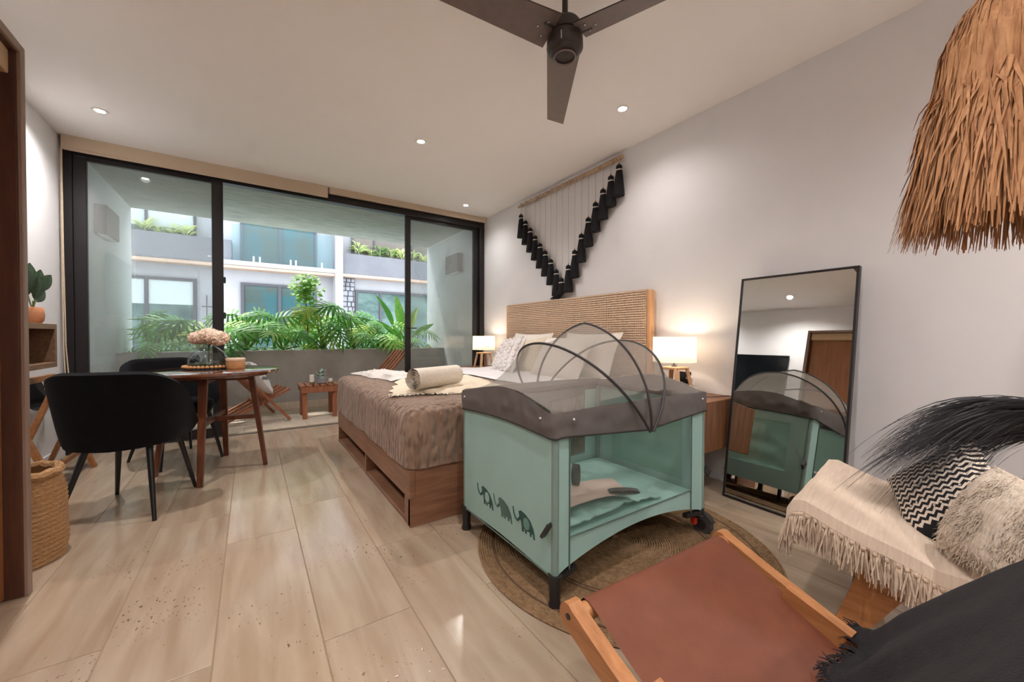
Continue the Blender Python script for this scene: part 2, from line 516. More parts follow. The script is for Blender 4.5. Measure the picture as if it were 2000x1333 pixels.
def make_shade():
    M = Mat('linen_lamp_shade')
    t = M.n('ShaderNodeBsdfTranslucent'); t.inputs[0].default_value = (0.95, 0.86, 0.74, 1)
    d = M.n('ShaderNodeBsdfDiffuse'); d.inputs[0].default_value = (0.85, 0.80, 0.72, 1)
    mx = M.n('ShaderNodeMixShader'); mx.inputs[0].default_value = 0.5
    M.l(t, 0, mx, 1); M.l(d, 0, mx, 2); M.l(mx, 0, M.out, 0)
    return M.m
m_shade = make_shade()

def make_mirror():
    M = Mat('mirror_glass')
    p = M.n('ShaderNodeBsdfGlossy'); p.inputs[0].default_value = (0.80, 0.82, 0.80, 1); p.inputs[1].default_value = 0.0
    M.l(p, 0, M.out, 0)
    return M.m
m_mirror = make_mirror()

def make_rug():
    M = Mat('braided_jute')
    p = M.n('ShaderNodeBsdfPrincipled'); p.inputs['Roughness'].default_value = 0.95; p.inputs['Specular IOR Level'].default_value = 0.15
    M.l(p, 0, M.out, 0)
    mp, nz = noise_chain(M, 60, (1, 1, 1), 4)
    r = M.n('ShaderNodeValToRGB')
    r.color_ramp.elements[0].position = 0.3; r.color_ramp.elements[0].color = C(118, 92, 66)
    r.color_ramp.elements[1].position = 0.7; r.color_ramp.elements[1].color = C(160, 130, 98)
    M.l(nz, 0, r, 0); M.l(r, 0, p, 'Base Color')
    b = M.n('ShaderNodeBump'); b.inputs['Strength'].default_value = 0.7; b.inputs['Distance'].default_value = 0.01
    M.l(nz, 0, b, 'Height'); M.l(b, 0, p, 'Normal')
    return M.m
m_jute = make_rug()

def make_quilt():
    M = Mat('stitched_taupe_quilt')
    p = M.n('ShaderNodeBsdfPrincipled'); p.inputs['Roughness'].default_value = 0.8; p.inputs['Sheen Weight'].default_value = 0.2
    p.inputs['Specular IOR Level'].default_value = 0.25
    M.l(p, 0, M.out, 0)
    tc = M.n('ShaderNodeTexCoord')
    mp = M.n('ShaderNodeMapping'); mp.inputs['Scale'].default_value = (26, 26, 11)
    M.l(tc, 'Object', mp, 0)
    vz = M.n('ShaderNodeTexVoronoi', feature='SMOOTH_F1'); vz.inputs['Scale'].default_value = 1.3
    vz.inputs['Smoothness'].default_value = 0.6
    M.l(mp, 0, vz, 0)
    nz = M.n('ShaderNodeTexNoise'); nz.inputs['Scale'].default_value = 3.0; nz.inputs['Detail'].default_value = 3
    M.l(tc, 'Object', nz, 0)
    r = M.n('ShaderNodeValToRGB')
    r.color_ramp.elements[0].position = 0.3; r.color_ramp.elements[0].color = C(134, 108, 90)
    r.color_ramp.elements[1].position = 0.7; r.color_ramp.elements[1].color = C(152, 126, 108)
    M.l(nz, 0, r, 0); M.l(r, 0, p, 'Base Color')
    iv = M.n('ShaderNodeMath', operation='MULTIPLY'); iv.inputs[1].default_value = -1
    M.l(vz, 'Distance', iv, 0)
    b = M.n('ShaderNodeBump'); b.inputs['Strength'].default_value = 1.0; b.inputs['Distance'].default_value = 0.035
    M.l(iv, 0, b, 'Height'); M.l(b, 0, p, 'Normal')
    return M.m
m_quilt = make_quilt()

def make_leafmat(name, c1, c2, c3=None):
    M = Mat(name)
    p = M.n('ShaderNodeBsdfPrincipled'); p.inputs['Roughness'].default_value = 0.5; p.inputs['Specular IOR Level'].default_value = 0.3
    t = M.n('ShaderNodeBsdfTranslucent')
    mx = M.n('ShaderNodeMixShader'); mx.inputs[0].default_value = 0.3
    M.l(p, 0, mx, 1); M.l(t, 0, mx, 2); M.l(mx, 0, M.out, 0)
    oi = M.n('ShaderNodeObjectInfo')
    nz = M.n('ShaderNodeTexNoise'); nz.inputs['Scale'].default_value = 9
    tc = M.n('ShaderNodeTexCoord'); M.l(tc, 'Object', nz, 0)
    ad = M.n('ShaderNodeMath', operation='ADD'); 
    h = M.n('ShaderNodeMath', operation='MULTIPLY'); h.inputs[1].default_value = 0.7
    h2 = M.n('ShaderNodeMath', operation='MULTIPLY'); h2.inputs[1].default_value = 0.5
    M.l(oi, 'Random', h, 0); M.l(nz, 0, h2, 0); M.l(h, 0, ad, 0); M.l(h2, 0, ad, 1)
    r = M.n('ShaderNodeValToRGB')
    r.color_ramp.elements[0].position = 0.2; r.color_ramp.elements[0].color = c1
    r.color_ramp.elements[1].position = 0.75; r.color_ramp.elements[1].color = c2
    if c3:
        e = r.color_ramp.elements.new(0.95); e.color = c3
    M.l(ad, 0, r, 0); M.l(r, 0, p, 'Base Color'); M.l(r, 0, t, 0)
    return M.m
m_philo = make_leafmat('philodendron_leaf', C(60, 122, 54), C(124, 190, 86), C(190, 202, 84))
m_small = make_leafmat('fresh_small_leaf', C(120, 172, 76), C(188, 216, 122))
m_ground = make_leafmat('planter_groundcover', C(70, 120, 56), C(150, 186, 100))
m_bal = make_leafmat('far_balcony_leaf', C(90, 126, 74), C(196, 206, 140))
m_stem = mat('green_stem', C(92, 116, 66), C(128, 140, 90), rough=0.6, scale=9)
m_trunk = mat('brown_trunk', C(96, 66, 44), C(140, 96, 60), rough=0.9, scale=12)

# ------------------------------------------------------------------ room shell
def struct(name, mb, m, parent=None, smooth=False, label=None):
    o = mb.build(name, m, parent, smooth=smooth)
    if parent is None: o['kind'] = 'structure'
    if label: o['label'] = label
    return o

floor = struct('floor', MB().bx(XL - .1, XR + .1, YB - .1, YW + .06, -0.12, -0.0025), m_grout, label='pale travertine plank floor of the bedroom')
PW = 0.2965
anchor = {0: 1.39, -1: 2.30, -2: 2.68, 1: 1.877, -3: 1.75, 2: 2.55, 3: 1.3, 4: 2.2, 5: 0.8, 6: 1.7, 7: 2.4, 8: 1.0, -4: 2.2, -5: 1.5}
plank_mesh = {}
for k in range(-6, 9):
    x0 = .194 + PW * k
    x1 = x0 + PW
    x0c, x1c = max(x0, XL), min(x1, XR)
    if x1c - x0c < 0.02: continue
    L = 1.2
    y = anchor.get(k, 1.0)
    while y > YB: y -= L
    while y < YW + .02:
        ya, yb = max(y, YB), min(y + L, YW - 0.004)
        if yb - ya > 0.02:
            key = (round(x1c - x0c, 3), round(yb - ya, 3))
            if key not in plank_mesh:
                plank_mesh[key] = MB().cb(0.0014, key[0] - .0014, 0.0014, key[1] - .0014, -0.006, 0.0, 0.0012).mesh('floor_plank', m_floor, smooth=False)
            inst('floor_plank', plank_mesh[key], floor, loc=(x0c, ya, 0))
        y += L

ceiling = struct('ceiling', MB().bx(XL - .2, XR + .2, YB - .2, YW + .10, ZC, ZC + .2), m_ceil, label='flat off-white bedroom ceiling')
struct('wall_right', MB().bx(XR, XR + .15, YB - .2, YW + .10, -.12, ZC), m_wall, label='white wall behind the bed and the leaning mirror')
struct('wall_left', MB().bx(XL - .15, XL, YB - .2, YW + .10, -.12, ZC), m_wall, label='white wall carrying the box shelf')
struct('wall_back', MB().bx(XL, XR, YB - .15, YB, -.12, ZC), m_wall, label='white wall at the rear of the room')
struct('wall_front', MB().bx(XL, XR, YW + .03, YW + .10, 2.585, ZC), m_wall, label='narrow white header over the glass doors')
struct('baseboard_left', MB().cb(XL, XL + .012, 2.45, YW - .05, 0, .09, .003), m_wall, label='cream skirting along the left wall')
struct('baseboard_right', MB().cb(XR - .012, XR, YB, YW - .05, 0, .09, .003), m_wall, label='cream skirting along the right wall')

# sliding glass doors: outer frame, fixed left leaf, open centre, right leaf
win = empty('window_1', (0, YW, 0)); win['kind'] = 'structure'; win['label'] = 'black framed sliding glass doors to the balcony'
for nm, b in (('jamb', (-1.285, -1.226, -.035, .07, 0, 2.585)), ('jamb', (2.655, 2.725, -.035, .07, 0, 2.585)), ('head', (-1.226, 2.655, -.025, .07, 2.505, 2.585))):
    MB().cb(*b, .004).build(nm, m_black_metal, win, smooth=False)
MB().cb(-1.226, 2.655, -.018, .012, -.004, .004, .002).build('floor_track', mat('steel_track', C(70, 80, 88), rough=0.3, metal=0.8), win, smooth=False)
def leaf_door(x0, x1, y, s0, s1, zt, nm):
    d = empty(nm, (0, y, 0)); d.parent = win
    MB().cb(x0, x0 + s0, -.02, .02, .01, zt, .003).build('stile', m_black_metal, d, smooth=False)
    MB().cb(x1 - s1, x1, -.02, .02, .01, zt, .003).build('stile', m_black_metal, d, smooth=False)
    MB().cb(x0 + s0, x1 - s1, -.02, .02, zt - .035, zt, .003).build('top_rail', m_black_metal, d, smooth=False)
    MB().cb(x0 + s0, x1 - s1, -.02, .02, .01, .10, .003).build('bottom_rail', m_black_metal, d, smooth=False)
    MB().bx(x0 + s0, x1 - s1, -.003, .003, .10, zt - .035).build('pane', m_glass, d, smooth=False)
    return d
dl = leaf_door(-1.226, -.218, 0.0, .080, .089, 2.516, 'door_leaf')
dr = leaf_door(1.615, 2.655, 0.03, .066, .080, 2.505, 'door_leaf')
for z in (1.55, 1.20):
    MB().cb(-.222, -.200, -.022, .012, z - .03, z + .03, .006).build('latch', m_plastic, dl, smooth=False)
h = MB().tube([(1.648, -.02, 1.10), (1.648, -.055, 1.10)], .009, 8)
h.tube([(1.648, -.05, 1.10), (1.75, -.05, 1.10)], .007, 8)
h.build('lever_handle', m_plastic, dr)

# balcony beyond the doors
XBL, XBR, YP, YE = -1.25, 2.70, 6.05, 6.80
bfloor = struct('balcony_floor', MB().bx(XBL - .05, XBR + .05, YW + .06, YE, -.2, -.006), m_grout, label='travertine tiled balcony floor')
m_btile = mat('balcony_tile', C(196, 178, 158), C(216, 200, 182), rough=0.5, scale=4, stretch=(5, 1, 1))
bt = MB().cb(.002, .592, .002, .295, -.006, 0, .0015).mesh('floor_tile', m_btile, smooth=False)
for i in range(7):
    for j in range(4):
        x = XBL + .0 + i * .594 - (.2 if j % 2 else 0)
        if x + .594 > XBR or x < XBL - .25: 
            continue
        inst('floor_tile', bt, bfloor, loc=(x, YW + .10 + j * .297, 0))
struct('balcony_ceiling', MB().bx(XBL - .25, XBR + .25, YW + .10, YE, 2.62, 2.90), m_soffit, label='brushed concrete soffit over the balcony')
struct('wall_balcony_left', MB().bx(XBL - .22, XBL, YW + .10, YE, -.2, 2.62), m_balwall, label='pale rendered side wall left of the balcony')
struct('wall_balcony_right', MB().bx(XBR, XBR + .22, YW + .10, YE, -.2, 2.62), m_balwall, label='pale rendered side wall right of the balcony')
par = struct('wall_parapet', MB().cb(XBL, XBR, YP, YP + .10, -.2, .805, .006), m_concrete, label='grey concrete planter wall edging the balcony')
MB().cb(XBL, XBR, YP - .012, YP, 0, .10, .002).build('skirting', m_btile, par, smooth=False)
struct('wall_parapet_outer', MB().cb(XBL, XBR, YE - .08, YE, -.2, .78, .006), m_concrete, label='outer concrete rim of the balcony planter')
soil = MB().grid(lambda u, v: (XBL + u * (XBR - XBL), YP + .10 + v * (YE - .18 - YP), .70 + .03 * noise.noise(Vector((u * 20, v * 4, 3)))), 60, 8).build('planter_soil', m_soil)
tag(soil, 'brown soil filling the concrete balcony planter', 'soil', kind='stuff')

for x, s, lab, yy in ((XBL, 1, 'square grey wall sconce on the left balcony wall', 5.60), (XBR, -1, 'square grey wall sconce on the right balcony wall', 5.58)):
    t = thing('wall_sconce', lab, 'wall light', (x, yy, 2.0 if s > 0 else 1.99), group='balcony wall sconces')
    MB().cb(min(0, s * .09), max(0, s * .09), -.22, .22, 0, .28, .004).build('housing', mat('sconce_taupe', C(150, 140, 132), rough=0.6) if s > 0 else bpy.data.materials['sconce_taupe'], t, smooth=False)
    MB().cb(min(s * .015, s * .075), max(s * .015, s * .075), -.20, .20, -.008, 0, .002).build('diffuser', m_white, t, smooth=False)

# roller blinds tucked under the ceiling
for x0, x1, zb, lab in ((-1.27, .712, 2.517, 'long beige roller blind hung low over the left glass door'), (.728, 2.715, 2.572, 'beige roller blind rolled higher above the right glass door')):
    t = thing('roller_blind', lab, 'blind', (0, YW - .09, 0), group='rolled beige blinds')
    MB().cb(x0, x1, -.012, .0, zb + .02, ZC - .001, .002).build('fabric', m_blind, t, smooth=False)
    MB().cb(x0, x1, -.016, .005, zb, zb + .022, .004).build('bottom_bar', m_blind, t, smooth=False)
    MB().tube([(x0 + .01, .03, 2.605), (x1 - .01, .03, 2.605)], .028, 14).build('roller', m_blind, t)
t = tag(MB().tube([(-1.262, YW - .11, 2.52), (-1.258, YW - .11, 1.6), (-1.25, YW - .115, .9), (-1.236, YW - .12, .68), (-1.25, YW - .13, .6), (-1.262, YW - .115, .9), (-1.266, YW - .11, 2.52)], .004, 6).build('blind_cord', m_cord), 'thin beige blind cord looped down the left door jamb', 'cord')

# recessed ceiling downlights
m_lens = emis('lit_lamp_lens', (1.0, 0.90, 0.76, 1), 22.0)
def downlight(x, y, lab, z=ZC, power=LAMP, lit=True):
    t = thing('downlight', lab, 'ceiling light', (x, y, z), group='recessed ceiling downlights')
    MB().lathe([(.028, -.001), (.043, -.001), (.045, -.004), (.043, -.007), (.030, -.005), (.028, -.001)], 24, cap=False).build('trim_ring', m_white, t)
    MB().lathe([(.0285, -.003), (.001, -.0035)], 20).build('lens', m_lens, t)
    if power:
        light('downlight_beam', 'SPOT', (0, 0, -.012), power, WARM, .035, (0, 0, 0), math.radians(150), 0.9, t)
    return t
downlight(-.90, 4.036, 'small lit recessed downlight above the dining table')
downlight(1.194, 3.146, 'small lit recessed downlight above the foot of the bed')
downlight(2.218, 1.88, 'bright recessed downlight near the fan and the right wall', power=LAMP * .30)
downlight(2.241, 4.361, 'small recessed downlight in the far window corner', power=LAMP * .3)
downlight(-.75, 2.60, 'recessed downlight in front of the wooden wardrobe, seen in the mirror')
for i, (x, y) in enumerate(((.55, .35), (2.1, -.55), (-.7, -.6), (.7, -1.7), (2.1, -1.9))):  # downlights out of view, added to brighten the room
    downlight(x, y, ['added unseen downlight above the viewpoint', 'added unseen downlight over the rear right corner', 'added unseen downlight over the rear left side', 'added unseen downlight near the back wall', 'added unseen downlight in the back right corner'][i])

# ------------------------------------------------------------------ building across the courtyard
B = thing('apartment_building', 'white apartment block with grey planters across the courtyard', 'building', (0, 13.0, 0))
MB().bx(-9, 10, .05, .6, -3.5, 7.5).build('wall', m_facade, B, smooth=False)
MB().cb(-9, -.40, -.30, .05, 2.885, 3.52, .01).build('planter_box', m_planter, B, smooth=False)
MB().cb(2.33, 9, -.30, .05, 2.89, 3.525, .01).build('planter_box', m_planter, B, smooth=False)
MB().cb(-9, -.30, -.32, .05, 2.80, 2.885, .008).build('slab_edge', m_tansoffit, B, smooth=False)
MB().cb(2.33, 9, -.32, .05, 2.80, 2.89, .008).build('slab_edge', m_tansoffit, B, smooth=False)
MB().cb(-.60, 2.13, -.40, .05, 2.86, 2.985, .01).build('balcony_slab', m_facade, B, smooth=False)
MB().cb(-.60, 2.13, -.37, .05, 2.78, 2.86, .01).build('slab_soffit', m_tansoffit, B, smooth=False)
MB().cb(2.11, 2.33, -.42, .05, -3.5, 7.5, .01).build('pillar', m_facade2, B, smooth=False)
m_pane = mat('reflective_dark_pane', C(40, 60, 62), C(96, 118, 112), rough=0.08, spec=0.22, scale=0.9, stretch=(1, 1, 2.0), lo=0.35, hi=0.65)
m_panew = mat('pane_with_white_blind', C(164, 172, 170), C(172, 178, 176), rough=0.35, scale=1)
m_paneb = mat('pane_teal_reflection', C(70, 72, 64), C(52, 82, 86), rough=0.08, spec=0.22, scale=1.1, stretch=(1.2, 1, 1.2), lo=0.42, hi=0.58)  # reflected foliage and teal painted into the pane colour
def far_window(x0, x1, z0, z1, muls, pm, w=.06, upper=None):
    f = MB()
    f.bx(x0, x1, -.02, .05, z1 - w, z1).bx(x0, x1, -.02, .05, z0, z0 + w).bx(x0, x0 + w, -.02, .05, z0 + w, z1 - w).bx(x1 - w, x1, -.02, .05, z0 + w, z1 - w)
    for x in muls: f.bx(x - w / 2, x + w / 2, -.02, .05, z0 + w, z1 - w)
    o = f.build('window', m_wframe, B, smooth=False)
    xs = [x0 + w] + [c for x in muls for c in (x - w / 2, x + w / 2)] + [x1 - w]
    for a, b in zip(xs[::2], xs[1::2]):
        if upper is not None:
            MB().bx(a, b, .02, .04, upper, z1 - w).build('blind_pane', m_panew, o, smooth=False)
            MB().bx(a, b, .02, .04, z0 + w, upper).build('pane', pm, o, smooth=False)
        else:
            MB().bx(a, b, .02, .04, z0 + w, z1 - w).build('pane', pm, o, smooth=False)
far_window(-3.4, -1.16, 3.30, 5.3, (-2.12,), m_pane, .055, 3.72)
far_window(-3.4, -1.16, -.0, 2.46, (-2.13,), m_pane, .075, 1.78)
far_window(-.22, 1.66, 3.0, 5.2, (.72,), m_paneb, .06)
far_window(-.22, 1.66, -.0, 2.45, (.70,), m_paneb, .075)
far_window(2.66, 6.0, 3.4, 5.3, (3.35, 4.6), mat('pane_dark_room', C(78, 70, 62), C(100, 92, 82), rough=0.15, scale=1), .05)
far_window(2.76, 5.4, -.0, 2.45, (3.55, 4.5), m_pane, .075)
far_window(6.4, 8.6, -.0, 2.45, (7.5,), m_pane, .075)
st = MB()
strip = MB().bx(2.33, 2.74, -.03, .05, -.3, 2.80).build('stone_strip', m_wframe, B, smooth=False)
zz = -.28; kk = 0
while zz < 2.74:
    hh = .13 + .05 * random.random()
    xx = 2.335
    while xx < 2.70:
        ww = min(.12 + .09 * random.random(), 2.735 - xx)
        j = .012
        MB().cb(xx + j, xx + ww - j, -.055 - .02 * random.random(), -.03, zz + j, min(zz + hh, 2.79) - j, .012).build('stone', m_stone, strip, smooth=False)
        xx += ww
    zz += hh
rail = MB().bx(-.40, 2.05, -.385, -.37, 2.995, 3.95).build('balustrade', m_rail, B, smooth=False)
for x in (.08, .22, .95, 1.08, 1.75):
    MB().cb(x - .018, x + .018, -.40, -.355, 2.985, 3.13, .004).build('clamp', m_white, rail, smooth=False)
tr = MB()
for x in (-.95, -.78): tr.tube([(x, -.06, -.1), (x, -.06, 2.05)], .015, 6)
tr.tube([(-1.05, -.06, 1.75), (-.7, -.06, 1.75)], .015, 6)
tr.build('pipe_bracket', m_wframe, B)
MB().cb(-.50, -.41, -.06, .05, 3.30, 3.36, .01).build('wall_fitting', m_wframe, B, smooth=False)
struct('courtyard_ground', MB().bx(-12, 14, 6.9, 13.2, -3.6, -3.5), mat('pale_paving', C(190, 186, 180), C(204, 200, 196), rough=0.9, scale=2), label='pale courtyard ground below the balcony')

# ------------------------------------------------------------------ planting
def philo_leaf(seed):
    rnd = random.Random(seed)
    mb = MB()
    def P(x, y):
        return (x, y, .06 * math.sin(y * 2.5) - .42 * y * y - .75 * x * x)
    n = 8
    # midrib blade
    mb.add([P(-.055, .02), P(.055, .02), P(.06, .5), P(0, .98), P(-.06, .5)], [(0, 1, 2, 4), (4, 2, 3)])
    for sgn in (-1, 1):
        for i in range(n):
            y = .04 + .82 * i / (n - 1)
            ln = (.60 - .34 * abs(i / (n - 1) - .3) ** 1.1) * rnd.uniform(.85, 1.1)
            ang = math.radians(-20 + 80 * i / (n - 1))
            dx, dy = math.cos(ang) * sgn, math.sin(ang)
            nx, ny = -dy * .034, dx * .034
            a = (0.03 * sgn, y)
            m_ = (a[0] + dx * ln * .55, a[1] + dy * ln * .55)
            e = (a[0] + dx * ln, a[1] + dy * ln)
            vs = [P(a[0] - nx * .75, a[1] - ny * .75), P(m_[0] - nx * 1.2, m_[1] - ny * 1.2), P(*e), P(m_[0] + nx * 1.2, m_[1] + ny * 1.2), P(a[0] + nx * .75, a[1] + ny * .75)]
            mb.add(vs, [(0, 1, 3, 4), (1, 2, 3)])
    return mb.mesh('philodendron_leaf', m_philo, smooth=False)
LEAVES = [philo_leaf(i) for i in range(4)]
def philodendron(x, y, spread, hgt, n, lab, seed, size=.36):
    hgt += .30; size *= 1.30; n -= 4
    rnd = random.Random(seed)
    t = thing('philodendron', lab, 'plant', (x, y, .69), group='philodendrons in the concrete planter')
    st = MB()
    st.tube([(0, 0, 0), (.02, 0, .08), (.0, .01, .16)], [.03, .028, .02], 8)
    for k in range(n):
        ph = 2 * PI * (k + rnd.random() * .7) / n
        r = spread * rnd.uniform(.35, 1.0)
        hh = hgt * (rnd.uniform(.30, 1.0)) * (1.05 - .30 * r / spread)
        q = Vector((r * math.cos(ph), .75 * r * math.sin(ph), hh))
        if q.y + y > 7.0: q.y = 7.0 - y
        if q.y + y < 6.02: q.y = 6.02 - y
        q.x = min(max(q.x, XBL + .16 - x), XBR - .16 - x)
        st.tube([(0, 0, .10), q * .5 + Vector((0, 0, .06)), q], [.011, .009, .006], 6)
        d = Vector((math.cos(ph), .6 * math.sin(ph) - .35, rnd.uniform(-.5, .35)))
        up = Vector((.25 * math.cos(ph), -1.0, .8))
        s = size * rnd.uniform(.75, 1.15)
        xw = x + q.x + d.normalized().x * s
        if xw < XBL + .1 or xw > XBR - .1: d.x *= -.3
        inst('leaf', LEAVES[k % 4], t, frame_mtx(q, d, up, s))
    st.build('stems', m_stem, t)
    return t
philodendron(-1.00, 6.38, .30, .26, 11, 'low split-leaf philodendron in the planter corner behind the left glass', 1, .26)
philodendron(-.52, 6.42, .34, .42, 14, 'split-leaf philodendron behind the left glass pane beside the hydrangea', 2, .32)
philodendron(-.05, 6.36, .32, .46, 15, 'bright split-leaf philodendron just right of the middle door post', 3, .30)
philodendron(.38, 6.45, .34, .34, 14, 'split-leaf philodendron below the slim young tree, left side', 4, .28)
philodendron(.90, 6.40, .30, .50, 15, 'tall split-leaf philodendron directly right of the slim tree', 5, .32)
philodendron(1.32, 6.38, .34, .54, 16, 'largest split-leaf philodendron with a brown trunk base', 6, .36)
philodendron(1.72, 6.44, .30, .40, 13, 'split-leaf philodendron left of the right door post', 8, .30)
philodendron(2.25, 6.40, .28, .30, 10, 'small split-leaf philodendron behind the right glass pane', 9, .26)
# long paddle-leaved plant by the right wall
t = thing('bird_of_paradise', 'tall paddle-leaved plant in the planter by the right balcony wall', 'plant', (2.12, 6.44, .69))
def paddle():
    def fn(u, v):
        a = 2 * u - 1
        w = .13 * (math.sin(PI * min(1, v * 1.02) ** .75) ** .8 if v < 1 else 0) + .004
        return (a * w, v, -.12 * v * v + .10 * abs(a) * w * 4)
    return MB().grid(fn, 4, 10).mesh('paddle_leaf', m_philo)
PAD = paddle()
st = MB()
for az, r, hh, s, el in ((160, .16, .46, .60, 1.4), (200, .12, .30, .42, .5), (20, .10, .34, .52, 1.6), (330, .20, .32, .40, .35), (100, .08, .42, .62, 2.0), (250, .14, .22, .40, .3), (180, .22, .22, .38, .2), (60, .15, .40, .5, 1.2)):
    a = math.radians(az)
    q = Vector((r * math.cos(a), r * math.sin(a) * .6, hh))
    st.tube([(0, 0, 0), q * .5 + Vector((0, 0, .03)), q], [.012, .009, .007], 6)
    inst('leaf', PAD, t, frame_mtx(q, (math.cos(a) * .6, math.sin(a) * .3, el), (-math.cos(a), -1.2, .3), s))
st.build('stems', m_stem, t)
# slim young tree
t = thing('young_tree', 'slim young tree with small light green leaves rising from the planter', 'tree', (.70, 6.52, .69))
MB().tube([(0, 0, 0), (.01, 0, .4), (-.01, 0, .75), (-.02, 0, 1.05)], [.014, .012, .009, .004], 8).build('trunk', m_trunk, t)
rnd = random.Random(11)
lf = MB()
def leafquad(mb, p, d, up, s, w=.45):
    M_ = frame_mtx(p, d, up, s)
    vs = [M_ @ Vector(c) for c in ((0, 0, 0), (w, .45, .05), (0, 1, -.1), (-w, .45, .05))]
    mb.add(vs, [(0, 1, 2, 3)])
for k in range(360):
    v = Vector((rnd.gauss(0, 1), rnd.gauss(0, 1), rnd.gauss(0, 1))).normalized() * (rnd.random() ** .45)
    p = Vector((v.x * .22, v.y * .16, 1.0 + v.z * .26))
    if rnd.random() < .2: p = Vector((rnd.gauss(0, .05), rnd.gauss(0, .04), rnd.uniform(.40, .72)))
    d = Vector((rnd.uniform(-1, 1), rnd.uniform(-1, .6), rnd.uniform(-.6, .6)))
    leafquad(lf, p, d, (rnd.uniform(-.4, .4), -.5, 1), rnd.uniform(.055, .090))
tag(lf.build('foliage', m_small, t, smooth=False), kind='stuff')
# ground cover
lf = MB()
for k in range(2000):
    p = Vector((rnd.uniform(XBL + .05, XBR - .05), rnd.uniform(6.24, 6.64), .70 + abs(rnd.gauss(0, .065))))
    d = Vector((rnd.uniform(-1, 1), rnd.uniform(-1, 1), rnd.uniform(.0, .9)))
    leafquad(lf, p, d, (rnd.uniform(-.5, .5), -.4, 1), rnd.uniform(.04, .09), rnd.uniform(.2, .4))
tag(lf.build('groundcover', m_ground, smooth=False), 'dense low green ground cover along the concrete planter', 'ground cover', kind='stuff')
# plants on the far balconies
def far_plant(x, z, s, lab, seed, pale=False):
    rnd = random.Random(seed)
    t = thing('balcony_plant', lab, 'plant', (x, 12.86, z), group='plants on the opposite balconies')
    mb = MB()
    MB().tube([(0, 0, 0), (.0, 0, s * .5)], .02, 6).build('stem', m_stem, t)
    for k in range(26):
        a = rnd.uniform(0, 2 * PI)
        p = Vector((math.cos(a) * s * .08, math.sin(a) * s * .06, s * rnd.uniform(.15, .6)))
        d = Vector((math.cos(a), math.sin(a) * .6, rnd.uniform(.0, 1.3)))
        leafquad(mb, p, d, (0, -.4, 1), s * rnd.uniform(.35, .6), .16)
    tag(mb.build('foliage', m_bal, t, smooth=False), kind='stuff')
for i, (x, s, w) in enumerate(((2.85, .62, 'nearest the white pillar'), (3.22, .34, 'second from the white pillar'), (3.50, .55, 'third from the white pillar'), (3.85, .50, 'fourth from the white pillar'), (4.20, .62, 'fifth from the white pillar'), (4.60, .50, 'just behind the right door post'), (4.95, .45, 'farthest right on the right grey planter'))):
    far_plant(x, 3.47, s, 'pale spiky plant on the right opposite planter, ' + w, 40 + i)
for i, (x, s, w) in enumerate(((-2.12, .50, 'beside the left window mullion'), (-1.85, .30, 'second along the left grey planter'), (-1.60, .36, 'in the middle of the left grey planter'), (-1.33, .42, 'near the right end of the left opposite window'))):
    far_plant(x, 3.47, s, 'small leafy plant on the opposite balcony ' + w, 60 + i)

# ------------------------------------------------------------------ wardrobe, TV, wall shelf (left side)
t = thing('wardrobe', 'brown wooden built-in wardrobe with a thick door frame at the left edge', 'wardrobe', (0, 0, 0))
MB().bx(XL + .004, -.79, 1.02, 2.268, 0.0, 2.075).build('carcass', m_darkwood, t, smooth=False)
MB().cb(XL + .004, -.728, 2.268, 2.30, 0, 2.107, .003).build('end_panel', m_darkwood, t, smooth=False)
MB().cb(-.728, -.714, 2.268, 2.30, 0, 2.107, .003).build('edge_strip', m_stripwood, t, smooth=False)
MB().cb(XL + .004, -.728, .988, 1.02, 0, 2.107, .003).build('end_panel', m_darkwood, t, smooth=False)
MB().cb(-.728, -.714, .988, 1.02, 0, 2.107, .003).build('edge_strip', m_stripwood, t, smooth=False)
MB().cb(XL + .004, -.728, 1.02, 2.268, 2.075, 2.107, .003).build('top_panel', m_darkwood, t, smooth=False)
MB().cb(-.728, -.714, 1.02, 2.268, 2.075, 2.107, .003).build('edge_strip', m_stripwood, t, smooth=False)
MB().cb(-.788, -.745, 1.02, 2.268, 1.985, 2.075, .003).build('lintel_panel', mat('light_lintel_wood', C(190, 158, 124), C(204, 174, 142), rough=0.5, scale=5, stretch=(8, 1, 8)), t, smooth=False)
for y0, y1, hy in ((1.023, 1.640, 1.58), (1.648, 2.265, 1.71)):
    d = MB().cb(-.788, -.774, y0, y1, .01, 1.983, .003).build('door', m_door, t, smooth=False)
    MB().cb(-.774, -.752, hy - .008, hy + .008, .95, 1.15, .004).build('handle', m_black, d, smooth=False)
t = thing('television', 'black flat television on the left wall, seen in the mirror', 'television', (XL, 0, 0))
MB().cb(.02, .055, 2.72, 3.74, 1.22, 1.885, .006).build('casing', m_plastic, t, smooth=False)
MB().bx(.055, .057, 2.73, 3.73, 1.235, 1.875).build('screen', m_tv, t, smooth=False)
MB().bx(.001, .02, 3.1, 3.4, 1.4, 1.7).build('wall_bracket', m_plastic, t, smooth=False)
t = thing('wall_shelf', 'open wooden box shelf fixed to the left wall below the potted plant', 'shelf', (XL, 0, 0))
for nm, b in (('top_board', (0, .175, 3.35, 4.0, 1.045, 1.08)), ('bottom_board', (0, .175, 3.35, 4.0, .785, .82)), ('side_board', (0, .175, 3.965, 4.0, .82, 1.045)), ('side_board', (0, .175, 3.35, 3.385, .82, 1.045))):
    MB().cb(*b, .002).build(nm, m_shelfwood, t, smooth=False)
d = MB().bx(0.002, .02, 3.385, 3.965, .82, 1.045).build('back_board', m_darkwood, t, smooth=False)
MB().blob((.03, 3.80, .95), .012, 1, 0, 10, 6).build('knob', m_white, t)
t = thing('potted_plant', 'dark-leaved plant in a small woven terracotta pot on the box shelf', 'plant', (XL + .088, 3.925, 1.081))
